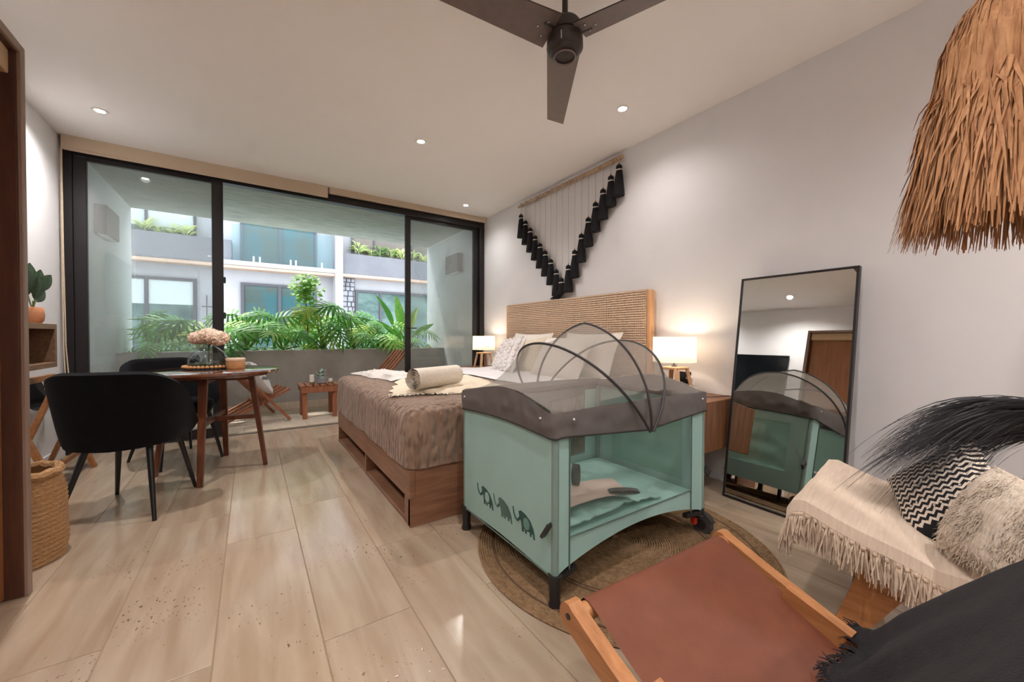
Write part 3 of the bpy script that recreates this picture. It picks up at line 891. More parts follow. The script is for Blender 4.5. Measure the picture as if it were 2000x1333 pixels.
MB().lathe([(.038, 0), (.050, .02), (.054, .06), (.050, .10), (.044, .11), (.040, .108), (.036, .09)], 20).build('pot', m_terracotta, t)
st = MB()
for q in ((.01, .02, .25), (-.02, -.02, .28), (.01, .05, .22), (.02, -.04, .2)):
    st.tube([(0, 0, .09), (q[0] * .5, q[1] * .5, .15), (q[0], q[1], q[2] - .06)], .004, 6)
st.build('stems', m_stem, t)
def oval():
    def fn(u, v):
        a = 2 * u - 1
        w = .28 * math.sin(PI * (.02 + .96 * v)) ** .8
        return (a * w, v, -.15 * v * v - .12 * abs(a) * w)
    return MB().grid(fn, 4, 8).mesh('oval_leaf', m_leaf_in)
OV = oval()
for p, d, s in (((.01, .02, .17), (.2, .15, 1), .20), ((-.01, -.02, .19), (.2, -.2, 1), .20), ((.0, .05, .15), (.2, .8, .8), .15), ((.02, -.03, .16), (.4, -.5, .9), .17), ((.02, .03, .22), (.35, .5, .8), .15), ((0, 0, .20), (.1, -.05, 1), .20)):
    inst('leaf', OV, t, frame_mtx(p, d, (1, -.3, .2), s))
t = thing('luggage_stand', 'folding wooden stand with a black sling beside the left wall', 'stand', (-1.12, 3.9, 0))
for x in (-.11, .11):
    MB().beam((x, -.42, .695), (x, .42, .695), .028, .04).build('top_rail', m_oak, t, smooth=False)
for y in (-.33, .33):
    MB().beam((-.11, y - .015, .69), (.13, y - .015, .0), .025, .04, up=(0, 1, 0)).build('leg', m_oak, t, smooth=False)
    MB().beam((.11, y + .015, .69), (-.13, y + .015, .0), .025, .04, up=(0, 1, 0)).build('leg', m_oak, t, smooth=False)
MB().beam((.085, -.33, .16), (.085, .33, .16), .02, .03).build('stretcher', m_oak, t, smooth=False)
MB().grid(lambda u, v: (-.11 + .22 * u, -.20 + .40 * v, .70 - .17 * math.sin(PI * u)), 12, 2).grid(lambda u, v: (-.11 + .22 * u, .20 - .40 * v, .696 - .17 * math.sin(PI * u)), 12, 2).build('sling', m_blackcloth, t)
# basket
t = thing('basket', 'tall woven seagrass basket standing beside the wardrobe post', 'basket', (-.875, 2.625, 0))
def bfn(u, v):
    th = 2 * PI * u
    r = .158 + .012 * math.sin(v * PI) + .008 * noise.noise(Vector((math.cos(th) * 2, math.sin(th) * 2, v * 3))) - .02 * (v ** 3)
    r += .0018 * math.sin(v * 38 * PI)
    return (r * math.cos(th), r * math.sin(th), .002 + .385 * v)
w = MB().grid(bfn, 40, 76, wrap=True)
w.lathe([(.001, .003), (.16, .003)], 40, cap=False)
w.grid(lambda u, v: tuple(c * (.93 if i < 2 else 1) for i, c in enumerate(bfn(u, 1 - v))), 40, 20, wrap=True)
w.build('woven_body', m_jutebasket, t)
MB().tube([(.142 * math.cos(a), .142 * math.sin(a), .392 + .004 * math.sin(a * 12)) for a in [2 * PI * i / 48 for i in range(49)]], .019, 8, cap=False).build('rim', m_jutebasket, t)

# ------------------------------------------------------------------ dining set
t = thing('dining_table', 'round walnut dining table with splayed legs near the glass doors', 'table', (-.233, 3.63, 0))
MB().lathe([(.001, .712), (.39, .712), (.412, .718), (.424, .735), (.422, .748), (.41, .752), (.001, .752)], 64, cap=False).build('tabletop', m_walnut_top, t)
feet = ((-.05, -.365), (.325, -.065), (.06, .38), (-.335, .055))
for fx, fy in feet:
    MB().beam((fx * .72, fy * .72, .712), (fx, fy, 0), .036, .05, up=(-fy, fx, 0), w2=.026, h2=.032).build('leg', m_walnut, t, smooth=False)
k = .85
MB().beam((feet[0][0] * k, feet[0][1] * k, .39), (feet[2][0] * k, feet[2][1] * k, .39), .022, .032).build('stretcher', m_walnut, t, smooth=False)
MB().beam((feet[1][0] * k, feet[1][1] * k, .385), (feet[3][0] * k, feet[3][1] * k, .385), .022, .032).build('stretcher', m_walnut, t, smooth=False)
MB().beam((feet[0][0] * .7, feet[0][1] * .7, .69), (feet[2][0] * .7, feet[2][1] * .7, .69), .03, .044).build('apron', m_walnut, t, smooth=False)
MB().beam((feet[1][0] * .7, feet[1][1] * .7, .69), (feet[3][0] * .7, feet[3][1] * .7, .69), .03, .044).build('apron', m_walnut, t, smooth=False)

def tub_chair(lab, loc, rz):
    t = thing('dining_chair', lab, 'chair', loc, rz, 'black tub chairs at the round table')
    # shell: U wrap, front is +Y
    def prof(s):           # s 0..1 around the U, returns plan point (outer)
        a = PI * (-.03 + 1.06 * s)
        x = -math.cos(a); y = -math.sin(a)
        ex = abs(x) ** .75 * (1 if x > 0 else -1); ey = abs(y) ** .75 * (1 if y > 0 else -1)
        return ex * .30, ey * .27 + (.0 if y < 0 else .10 * y)
    def top(s):
        e = abs(2 * s - 1)
        return .80 - .17 * max(0, (e - .22) / .78) ** 2.0 - .15 * max(0, (e - .80) / .20) ** 2.0
    def bot(s):
        return .385 + .03 * abs(2 * s - 1)
    def outer(u, v):
        x, y = prof(u)
        zt, zb = top(u), bot(u)
        z = zb + (zt - zb) * v
        k = .86 + .16 * v ** .7
        return (x * k, (y - .02 * v) * k, z)
    TH = .045
    sh = MB()
    prof_v = [0, .03, .12, .3, .5, .7, .88, .96, 1.0]
    n = 36
    rings = []
    for i in range(n + 1):
        u = i / n
        loop = []
        for v in prof_v:
            loop.append(Vector(outer(u, v)))
        # rounded lip then inside going down
        ins = []
        for v in reversed(prof_v):
            p = Vector(outer(u, v))
            c = Vector((p.x, p.y, 0)); d = c.normalized() if c.length > 0 else Vector((0, 1, 0))
            q = p - d * TH
            ins.append(q)
        lipc = (loop[-1] + ins[0]) / 2 + Vector((0, 0, .014))
        loop.append(lipc)
        rings.append(loop + ins)
    m = len(rings[0])
    vs = [p for r in rings for p in r]
    fs = []
    for i in range(n):
        for j in range(m):
            j2 = (j + 1) % m
            fs.append((i * m + j, (i + 1) * m + j, (i + 1) * m + j2, i * m + j2))
    fs.append(tuple(range(m))); fs.append(tuple(n * m + j for j in range(m))[::-1])
    sh.add(vs, fs)
    sh.build('shell', m_velvet, t, ang=60)
    def seatring(k, z):
        out = []
        for i in range(40):
            th = 2 * PI * i / 40; cx, cy = math.cos(th), math.sin(th)
            out.append((.215 * k * abs(cx) ** .7 * (1 if cx > 0 else -1), .01 + (.205 if cy < 0 else .235) * k * abs(cy) ** .7 * (1 if cy > 0 else -1), z))
        return out
    rings = [seatring(.80, .378), seatring(.93, .386), seatring(.96, .41), seatring(1.0, .44), seatring(.985, .464), seatring(.92, .478), seatring(.6, .484), seatring(.2, .486)]
    sb = MB().add([p for q_ in rings for p in q_], [(j * 40 + i, j * 40 + (i + 1) % 40, (j + 1) * 40 + (i + 1) % 40, (j + 1) * 40 + i) for j in range(7) for i in range(40)] + [tuple(range(40))[::-1], tuple(280 + i for i in range(40))])
    sb.build('seat', m_velvet, t, ang=60)
    for sx in (-1, 1):
        MB().tube([(sx * .145, .16, .40), (sx * .205, .25, .0)], [.017, .010], 10).build('leg', m_black, t)
        MB().tube([(sx * .135, -.13, .40), (sx * .21, -.25, .0)], [.017, .010], 10).build('leg', m_black, t)
    return t
c1 = tub_chair('black velvet tub chair seen from behind, nearest the wardrobe', (-.573, 3.11, 0), math.atan2(-.268, .963))
c2 = copy_tree(c1)
c2['label'] = 'black velvet tub chair on the window side of the round table'
c2.location = (-.50, 4.10, 0); c2.rotation_euler = (0, 0, math.atan2(-.5, -.87))

# table dressing
t = tag(MB().lathe([(.001, .0), (.155, .0), (.165, .003), (.155, .006), (.001, .006)], 40, cap=False).build('placemat', m_blackcloth, loc=(-.262, 3.70, .7525)), 'black crocheted placemat under the glass vase', 'placemat')
fr = MB()
for k in range(70):
    a = 2 * PI * k / 70; r = .16; L = .03 + .025 * random.random()
    fr.ribbon([(r * math.cos(a), r * math.sin(a), .004), ((r + L) * math.cos(a + .05), (r + L) * math.sin(a + .05), .001)], .006, (-math.sin(a), math.cos(a), 0))
tag(fr.build('fringe', m_blackcloth, t, smooth=False), kind='stuff')
t = thing('glass_vase', 'low domed smoky glass vase holding dried hydrangea', 'vase', (-.262, 3.70, .7595))
MB().lathe([(.001, .0), (.10, .0), (.125, .012), (.132, .035), (.125, .07), (.10, .115), (.06, .15), (.034, .166), (.03, .178), (.034, .186)], 40, cap=False).build('bowl', m_vase, t)
MB().lathe([(.001, .004), (.10, .004), (.122, .016), (.127, .036), (.001, .036)], 40, cap=False).build('dark_glass_base', make_glass('dark_blue_glass', (0.42, 0.52, 0.60, 1), 0.06), t)
t = thing('dried_hydrangea', 'dried peach hydrangea heads in the glass vase', 'flowers', (-.262, 3.70, .80))
st = MB()
for q in ((-.045, .02, .17), (.04, -.02, .17), (.01, .03, .18)):
    st.tube([(0, 0, .0), (0, 0, .12), q], .004, 6)
st.build('stems', m_trunk, t)
for i, (q, r) in enumerate((((-.06, .025, .185), .062), ((.055, -.03, .185), .072), ((0, .01, .205), .070))):
    hb = MB()
    hb.blob(q, (r, r, r * .72), i, .25, 18, 12, 5)
    rr = random.Random(i)
    for k in range(420):
        d = Vector((rr.gauss(0, 1), rr.gauss(0, 1), rr.gauss(0, 1))).normalized()
        p = Vector(q) + Vector((d.x * r, d.y * r, d.z * r * .72)) * .97
        ax = Vector((rr.gauss(0, 1), rr.gauss(0, 1), rr.gauss(0, 1))).cross(d).normalized()
        leafquad(hb, p - ax * .006, ax + d * rr.uniform(.2, 1.0), d, rr.uniform(.013, .020), .5)
    hb.build('flower_head', m_hyd, t, smooth=False)
t = thing('bead_garland', 'wooden bead garland looped around the vase base', 'garland', (-.262, 3.70, .7592))
bd = MB().blob((0, 0, 0), .0125, 0, 0, 10, 7).mesh('bead', m_bead)
for k in range(36):
    a = 2 * PI * k / 36
    inst('bead', bd, t, loc=(.148 * math.cos(a), .148 * math.sin(a), .0135))
MB().tube([(.148 * math.cos(2 * PI * i / 40), .148 * math.sin(2 * PI * i / 40), .0135) for i in range(41)], .002, 5, cap=False).build('string', m_cord, t)
t = thing('jar_candle', 'amber jar candle with a cream lid on the dining table', 'candle', (-.095, 3.60, .7525))
MB().lathe([(.001, 0), (.056, 0), (.060, .006), (.060, .062), (.001, .062)], 32, cap=False).build('jar', m_amber, t)
MB().lathe([(.001, .062), (.062, .062), (.063, .066), (.063, .078), (.060, .082), (.001, .082)], 32, cap=False).build('lid', m_lid, t)

# ------------------------------------------------------------------ balcony furniture
def stick_chair(lab, loc, rz):
    t = thing('stick_chair', lab, 'chair', loc, rz, 'wooden stick chairs on the balcony')
    W = .56
    n = 9
    for i in range(n):
        y = -W / 2 + W * i / (n - 1)
        if i % 2 == 0:   # back stick: from front foot up to the rear top
            long_ = i in (0, n - 1)
            p = (.30, y, .0 + .02) if long_ else (.06, y, .285)
            MB().beam(p, (-.36, y, .80), .026, .042, up=(0, 1, 0)).build('back_slat', m_teak, t, smooth=False)
        else:            # seat stick: from rear floor up to the seat front
            MB().beam((-.38, y, .02), (.32, y, .37), .026, .042, up=(0, 1, 0)).build('seat_slat', m_teak, t, smooth=False)
    MB().tube([(.02, -W / 2 - .02, .235), (.02, W / 2 + .02, .235)], .011, 8).build('pivot_rod', m_teak, t)
    return t
s1 = stick_chair('folding wooden stick chair on the balcony behind the dining table', (.02, 5.45, 0), math.radians(14))
s2 = copy_tree(s1)
s2['label'] = 'folding wooden stick chair on the balcony behind the bed'
s2.location = (1.36, 5.30, 0); s2.rotation_euler = (0, 0, math.radians(178))
m_cush = mat('grey_patterned_white_cotton', C(226, 222, 218), C(120, 116, 120), rough=0.9, scale=9, lo=0.55, hi=0.60, detail=1)
cu = pillow(.46, .44, .17, 12).build('cushion', m_cush, loc=(.05, 5.42, .515), rot=(0, math.radians(58), math.radians(14)))
tag(cu, 'white cushion with grey pattern on the balcony stick chair', 'cushion')
t = thing('side_table', 'low slatted wooden side table on the balcony holding candles', 'table', (.70, 5.385, 0))
for i in range(6):
    x = -.19 + .38 * i / 5
    MB().cb(x - .029, x + .029, -.20, .20, .385, .405, .003).build('slat', m_teak, t, smooth=False)
for y in (-.185, .185): MB().cb(-.205, .205, y - .012, y + .012, .315, .385, .003).build('apron', m_teak, t, smooth=False)
for sx in (-1, 1):
    MB().cb(sx * .19 - .012, sx * .19 + .012, -.173, .173, .315, .385, .003).build('apron', m_teak, t, smooth=False)
    for sy in (-1, 1): MB().cb(sx * .165 - .025, sx * .165 + .025, sy * .155 - .018, sy * .155 + .018, 0, .385, .003).build('leg', m_teak, t, smooth=False)
t = thing('pillar_candle', 'tall white pillar candle with an olive base on the balcony table', 'candle', (.62, 5.30, .4055))
MB().lathe([(.001, 0), (.028, 0), (.028, .03)], 20, cap=False).build('base', m_moss, t)
MB().lathe([(.027, .03), (.027, .115), (.022, .118), (.001, .114)], 20, cap=False).build('wax', m_candle, t)
MB().tube([(0, 0, .112), (0, 0, .13)], .0015, 5).build('wick', m_black, t)
t = thing('pillar_candle', 'short white candle with an olive base at the right of the balcony table', 'candle', (.83, 5.32, .4055))
MB().lathe([(.001, 0), (.027, 0), (.027, .02)], 20, cap=False).build('base', m_moss, t)
MB().lathe([(.026, .02), (.026, .055), (.022, .058), (.001, .055)], 20, cap=False).build('wax', m_candle, t)
t = thing('succulent_pot', 'blue-grey succulent in a square stone pot on the balcony table', 'plant', (.725, 5.33, .4055))
MB().cb(-.042, .042, -.042, .042, 0, .07, .01).build('pot', m_stone, t, smooth=False)
m_succ = mat('succulent_leaf', C(110, 136, 130), C(170, 190, 180), rough=0.6, scale=20)
for k in range(12):
    a = 2 * PI * k / 12 * 2.4; h_ = .08 + .007 * k
    inst('leaf', OV, t, frame_mtx((.01 * math.cos(a), .01 * math.sin(a), h_ - .02), (math.cos(a), math.sin(a), .5 + .06 * k), (0, 0, 1), .07))
SU = OV.copy(); SU.materials.clear(); SU.materials.append(m_succ)
for ch in t.children:
    if ch.name.startswith('leaf'): ch.data = SU

# ------------------------------------------------------------------ bed
t = thing('bed', 'low wooden platform bed with a woven rope headboard', 'bed', (0, 0, 0))
BX0, BX1, BY0, BY1 = .685, 2.66, 1.967, 3.965
MB().cb(BX0, BX0 + .03, BY0, BY1, .148, .30, .003).build('foot_rail', m_bedwood, t, smooth=False)
MB().cb(BX0 + .03, BX1, BY0, BY0 + .03, .148, .30, .003).build('side_rail', m_bedwood, t, smooth=False)
MB().cb(BX0 + .03, BX1, BY1 - .03, BY1, .148, .30, .003).build('side_rail', m_bedwood, t, smooth=False)
MB().bx(BX0 + .03, BX1, BY0 + .03, BY1 - .03, .25, .275).build('platform', m_bedwood, t, smooth=False)
MB().cb(BX0 + .004, BX0 + .36, BY0 + .02, BY1 - .02, .0, .028, .003).build('shelf_base', m_bedwood, t, smooth=False)
MB().cb(BX0 + .335, BX0 + .36, BY0 + .06, BY1 - .06, .028, .25, .003).build('shelf_back', m_darkwood, t, smooth=False)
for y in (BY0, 2.90, BY1 - .03):
    MB().cb(BX0 + .002, BX0 + .335, y, y + .03, .0, .148, .002).build('divider', m_bedwood, t, smooth=False)
for x, y in ((BX0 + .002, BY0 + .001), (BX1 - .12, BY0 + .001), (BX1 - .12, BY1 - .10)):
    MB().cb(x, x + .115, y, y + .09, 0, .148, .003).build('leg', m_bedwood, t, smooth=False)
HY0, HY1, HZ = 1.95, 4.065, 1.385
hb = MB().cb(2.672, 2.70, HY0 + .02, HY1 - .02, .30, HZ - .02, .002).build('headboard', m_hbback, t, smooth=False)
MB().cb(2.652, 2.712, HY0, HY0 + .045, 0, HZ, .012).build('headboard_post', m_hbframe, t)
MB().cb(2.652, 2.712, HY1 - .035, HY1, 0, HZ, .012).build('headboard_post', m_hbframe, t)
wv = MB()
z = .36
i = 0
ys = []
y = HY0 + .05
k = 0
while y < HY1 - .035:
    band = k % 21 in (18, 19, 20)
    ys.append(y)
    y += .026 if band else .0195
    k += 1
for y in ys:
    wv.bx(2.656, 2.668, y - .0066, y + .0066, .34, HZ - .004)
z = .36
while z < HZ - .01:
    wv.bx(2.650, 2.662, HY0 + .045, HY1 - .035, z - .0064, z + .0064)
    z += .0200
wv.bx(2.648, 2.71, HY0 + .045, HY1 - .035, HZ - .012, HZ + .004)
tag(wv.build('woven_panel', m_weave, hb, smooth=False), kind='stuff')

def rrect(x0, x1, y0, y1, r, n=6):
    pts = []
    for cx, cy, a0 in ((x1 - r, y1 - r, 0), (x0 + r, y1 - r, 90), (x0 + r, y0 + r, 180), (x1 - r, y0 + r, 270)):
        for i in range(n + 1):
            a = math.radians(a0 + 90 * i / n)
            pts.append((cx + r * math.cos(a), cy + r * math.sin(a)))
    return pts
def resample(pts, n):
    P_ = [Vector((a, b)) for a, b in pts] + [Vector(pts[0])]
    L = [0]
    for a, b in zip(P_, P_[1:]): L.append(L[-1] + (b - a).length)
    out = []; j = 0
    for i in range(n):
        s = L[-1] * i / n
        while L[j + 1] < s: j += 1
        f = (s - L[j]) / max(1e-9, L[j + 1] - L[j])
        out.append(P_[j].lerp(P_[j + 1], f))
    return out
def slab(x0, x1, y0, y1, z0, z1, rc, re, n=180, wob=0.0, hem=0.0, seed=0):
    rings = []
    specs = [(0.0, z0)] + [(0.0, z0 + (z1 - re - z0) * f) for f in (.25, .5, .75, 1)] + [(re * (1 - math.cos(a)), z1 - re + re * math.sin(a)) for a in (PI / 8, PI / 4, 3 * PI / 8, PI / 2)]
    specs += [(re + .08, z1 + .004), (re + .25, z1 + .006), (re + .5, z1 + .006)]
    for off, z in specs:
        pts = resample(rrect(x0 + off, x1 - off, y0 + off, y1 - off, max(.02, rc - off * .6)), n)
        ring = []
        for i, p in enumerate(pts):
            f = (z1 - z) / (z1 - z0)
            w = wob * f * noise.noise(Vector((p.x * 5, p.y * 5, seed)))
            d = Vector((p.x - (x0 + x1) / 2, p.y - (y0 + y1) / 2)).normalized()
            zz = z + (hem * noise.noise(Vector((p.x * 3, p.y * 3, seed + 4))) if off == 0 and z == z0 else 0) + (.006 * noise.noise(Vector((p.x * 4, p.y * 4, 9))) if off > re else 0)
            ring.append((p.x + d.x * w, p.y + d.y * w, zz))
        rings.append(ring)
    mb = MB()
    vs = [q for r in rings for q in r]
    fs = []
    for j in range(len(rings) - 1):
        for i in range(n):
            i2 = (i + 1) % n
            fs.append((j * n + i, j * n + i2, (j + 1) * n + i2, (j + 1) * n + i))
    fs.append(tuple((len(rings) - 1) * n + i for i in range(n)))
    return mb.add(vs, fs)
tag(slab(.72, 2.635, 2.00, 3.93, .277, .60, .06, .05).build('mattress', m_sheet), 'thick king-size mattress under the taupe quilt', 'mattress')
tag(slab(.672, 2.64, 1.945, 3.985, .305, .628, .075, .075, wob=.018, hem=.012, seed=2).build('quilt', m_quilt), 'stitched taupe quilt hanging over the foot of the bed', 'quilt')
sh = MB().grid(lambda u, v: (1.70 + .93 * u, 2.02 + 1.88 * v, .642 + .010 * noise.noise(Vector((u * 3, v * 6, 2))) + .008 * (1 - abs(2 * u - 1) ** 6)), 24, 40)
sh.grid(lambda u, v: (1.70 + .93 * u, 3.90 - 1.88 * v, .632), 24, 40)
tag(sh.build('folded_sheet', m_sheet), 'white sheet folded back over the quilt below the pillows', 'sheet')

# throw, towel on the bed
def quadpatch(c00, c10, c11, c01, zf, nu, nv, th=.012):
    a, b, c, d = (Vector(x) for x in (c00, c10, c11, c01))
    def P2(u, v):
        return a.lerp(b, u).lerp(d.lerp(c, u), v)
    mb = MB()
    mb.grid(lambda u, v: (P2(u, v).x, P2(u, v).y, zf(u, v)), nu, nv)
    q = MB().grid(lambda u, v: (P2(u, v).x, P2(u, v).y, zf(u, v) - th), nu, nv)
    q.f = [f[::-1] for f in q.f]
    mb.add(q.v, q.f)
    return mb, P2
def lump(u, v, seed):
    e = min(1.0, min(u, 1 - u, v, 1 - v) * 9)
    return .642 + e * (.012 + .030 * abs(noise.noise(Vector((u * 4, v * 6, seed)))) + .016 * abs(noise.noise(Vector((u * 12, v * 14, seed + 3)))))
zf = lambda u, v: lump(u, v, 1)
th, P2 = quadpatch((.72, 2.40), (1.46, 2.14), (1.64, 3.02), (.97, 3.12), zf, 40, 46, .004)
def wobble(mb, amp, seed):
    mb.v = [(x + amp * noise.noise(Vector((x * 6, y * 6, seed))), y + amp * noise.noise(Vector((x * 6, y * 6, seed + 9))), z) for x, y, z in mb.v]
wobble(th, .06, 2)
t = tag(th.build('throw_blanket', m_throw), 'cream knitted throw spread under the rolled towel on the bed', 'throw')
fr = MB()
for k in range(120):
    u = k / 119 * .98 + .01
    p = P2(u, 0); L = .05 + .02 * random.random()
    px = p.x + .06 * noise.noise(Vector((p.x * 6, p.y * 6, 2))); py = p.y + .06 * noise.noise(Vector((p.x * 6, p.y * 6, 11)))
    fr.ribbon([(px, py + .01, .648), (px + random.uniform(-.01, .01), py - L * .5, .647), (px + random.uniform(-.02, .02), py - L, .643)], .006, (1, 0, 0))
tag(fr.build('fringe', m_throw, t, smooth=False), kind='stuff')
zf2 = lambda u, v: lump(u, v, 7) + .022 * math.sin(PI * u) * min(1, (1 - v) * 5)
th, P2b = quadpatch((.93, 3.10), (1.34, 3.06), (1.02, 3.92), (.80, 3.93), zf2, 26, 44, .004)
wobble(th, .05, 4)
tag(th.build('throw_blanket', mat('pale_grey_throw', C(214, 206, 200), C(228, 220, 214), rough=.95, scale=14, bump=.5, bscale=50)), 'pale bunched throw trailing to the window side of the bed', 'throw')
tw = thing('rolled_towel', 'cream towel rolled into a cylinder on the throw', 'towel', (1.03, 2.44, .737), math.radians(22))
sp = []
for i in range(60):
    a = 4.0 * 2 * PI * i / 59; r = .012 + .063 * i / 59
    sp.append((r * math.cos(a), r * math.sin(a)))
mb = MB()
mb.grid(lambda u, v: (-.20 + .40 * v, sp[min(59, int(u * 59 + .5))][0], sp[min(59, int(u * 59 + .5))][1]), 59, 10)
mb.grid(lambda u, v: (-.197 + .394 * (1 - v), sp[min(59, int(u * 59 + .5))][0] * .93, sp[min(59, int(u * 59 + .5))][1] * .93), 59, 2)
mb.build('roll', m_towel, tw)

# pillows
def cushion(name, lab, cat, w, h, tt, m, loc, fwd, up, group=None, seed=0, amp=0.01):
    o = pillow(w, h, tt, 16, .08, seed, amp).build(name, m)
    z = Vector(fwd).normalized(); y = Vector(up); y = (y - z * y.dot(z)).normalized(); x = y.cross(z)
    o.matrix_world = Matrix(((x.x, y.x, z.x, loc[0]), (x.y, y.y, z.y, loc[1]), (x.z, y.z, z.z, loc[2]), (0, 0, 0, 1)))
    tag(o, lab, cat, group)
    return o
cushion('bed_pillow', 'white pillow against the headboard on the window side', 'pillow', .70, .46, .17, m_pillow, (2.50, 3.42, .83), (-1, 0, .45), (.45, 0, 1), 'bed pillows', 1)
cushion('bed_pillow', 'white pillow against the headboard on the mirror side', 'pillow', .70, .46, .17, m_pillow, (2.50, 2.52, .83), (-1, 0, .45), (.45, 0, 1), 'bed pillows', 2)
cushion('bed_pillow', 'cream front pillow behind the crib canopy', 'pillow', .66, .44, .16, m_pillow, (2.29, 2.62, .81), (-1, 0, .6), (.6, 0, 1), 'bed pillows', 3)
m_knit = mat('chunky_white_knit', C(222, 214, 212), C(236, 230, 226), rough=.95, scale=10, bump=.6, bscale=30)
kc = cushion('knit_cushion', 'chunky white cable-knit cushion at the far side of the bed', 'cushion', .46, .42, .14, m_knit, (2.22, 3.36, .80), (-1, .12, .55), (.55, .1, 1), None, 5)
kn = MB().blob((0, 0, 0), (.030, .018, .013), 1, .1, 8, 6).mesh('knit_loop', m_knit)
for i in range(6):
    for j in range(11):
        a = -1 + 2 * (i + .5) / 6; b = -1 + 2 * (j + .5) / 11
        e = max(0.0, (1 - abs(a) ** 2.6) * (1 - abs(b) ** 2.6)) ** 0.55
        inst('knit_loop', kn, kc, Matrix.Translation((a * .22, b * .20, .07 * e + .002)) @ Matrix.Rotation(math.radians(35 if (i + j) % 2 else -35), 4, 'Z'))
cushion('tan_cushion', 'tan linen cushion tucked behind the knit cushion', 'cushion', .44, .40, .14, m_throw, (2.38, 3.22, .80), (-1, .1, .5), (.5, .1, 1), None, 6)

# nightstands and lamps
def nightstand(lab, y0, y1):
    t = thing('nightstand', lab, 'nightstand', (0, 0, 0), 0, 'wall-hung nightstands')
    MB().cb(2.20, XR - .001, y0, y1, .287, .600, .003).build('body', m_nightwood, t, smooth=False)
    d = MB().cb(2.188, 2.20, y0 + .006, y1 - .006, .30, .585, .002).build('drawer_front', m_nightwood, t, smooth=False)
    MB().cb(2.183, 2.188, (y0 + y1) / 2 - .05, (y0 + y1) / 2 + .05, .575, .588, .001).build('finger_pull', m_darkwood, d, smooth=False)
    return t
nightstand('wall-hung wooden nightstand between the bed and the mirror', 1.30, 1.90)
nightstand('wall-hung wooden nightstand at the window side of the bed', 4.09, 4.62)
def table_lamp(lab, x, y, z):
    t = thing('table_lamp', lab, 'lamp', (x, y, z), 0, 'bedside lamps')
    for sx in (-1, 1):
        for sy in (-1, 1):
            MB().beam((sx * .088, sy * .088, 0), (sx * .060, sy * .060, .180), .030, .020, up=(sx, sy, 0)).build('leg', m_lampwood, t, smooth=False)
    MB().cb(-.072, .072, -.072, .072, .172, .190, .003).build('top_plate', m_lampwood, t, smooth=False)
    MB().tube([(0, 0, .188), (0, 0, .26)], .007, 8).build('stem', m_chrome, t)
    MB().lathe([(.020, .19), (.020, .205)], 12).build('socket', m_chrome, t)
    MB().lathe([(.145, .225), (.142, .402)], 48, cap=False).build('shade', m_shade, t)
    bulb = MB().blob((0, 0, .30), (.028, .028, .036), 0, 0, 14, 10).build('bulb', emis('warm_bulb', (1, .80, .56, 1), 3.0) if 'warm_bulb' not in bpy.data.materials else bpy.data.materials['warm_bulb'], t)
    light('bulb_light', 'POINT', (0, 0, .352), 1.25, (1.0, .80, .58), .03, parent=t)
    return t
table_lamp('lit table lamp with wooden legs on the nightstand by the mirror', 2.50, 1.64, .601)
table_lamp('lit table lamp with wooden legs on the far nightstand by the window', 2.50, 4.36, .601)
t = thing('picture_card', 'small dark picture card standing inside the near lamp legs', 'card', (2.62, 1.64, .601))
MB().cb(-.006, .006, -.055, .055, 0, .150, .002).build('card', m_tv, t, smooth=False)
MB().tube([(-.009, -.05 + .022 * math.cos(a), .10 + .022 * math.sin(a)) for a in [PI * .2 * i for i in range(9)]] + [(-.009, -.085, .06)], .006, 6).build('white_swirl', m_white, t)
tag(MB().tube([(2.50, 1.55, .605), (2.45, 1.45, .605), (2.55, 1.38, .605), (2.62, 1.32, .615), (2.705, 1.285, .59), (2.71, 1.24, .45), (2.71, 1.22, .35)], .003, 6).build('lamp_cable', m_black), 'thin dark lamp cable trailing off the near nightstand', 'cable')

# ------------------------------------------------------------------ wall hanging
t = thing('tassel_hanging', 'wall hanging of black tassels strung in a V from a bleached branch', 'wall hanging', (2.69, 3.05, 2.565))
MB().tube([(.0, .80, -.008), (-.003, .5, -.002), (.002, .2, .0), (-.002, -.1, .003), (.002, -.45, .0), (0, -.77, .008)], [.014, .017, .016, .018, .020, .022], 10).build('branch', m_bamboo, t)
def tassel(bent=False):
    mb = MB()
    mb.blob((0, 0, -.022), (.026, .028, .028), 2, .08, 12, 8)
    def fn(u, v):
        th = 2 * PI * u
        r = .027 + .024 * v ** .8 + .004 * math.sin(th * 11 + v * 2) * (.3 + v) + .003 * noise.noise(Vector((math.cos(th) * 3, math.sin(th) * 3, v * 4)))
        z = -.046 - .225 * v + (.004 * math.sin(th * 16) if v > .99 else 0)
        x = 0
        y = 0
        if bent and v > .45:
            y = (v - .45) * .20; z += (v - .45) * .12
        return (r * math.cos(th) * .8 + x, r * math.sin(th) + y, z)
    mb.grid(fn, 33, 12, wrap=True)
    top = len(mb.v) - 33
    mb.f.append(tuple(range(top, top + 33)))
    return mb.mesh('tassel', m_rafdark, ang=50)
T0, T1 = tassel(), tassel(True)
bandm = MB().lathe([(.024, -.052), (.0285, -.050), (.0285, -.043), (.024, -.041)], 16, cap=False).mesh('band', m_white_band)
knotm = MB().blob((0, 0, .012), (.006, .006, .012), 0, 0, 8, 6).mesh('knot', m_bead)
drops = [.115, .225, .36, .49, .62, .73, .83, .93, 1.0 - .045, .88, .76, .605, .455, .34, .235, .14, .055]
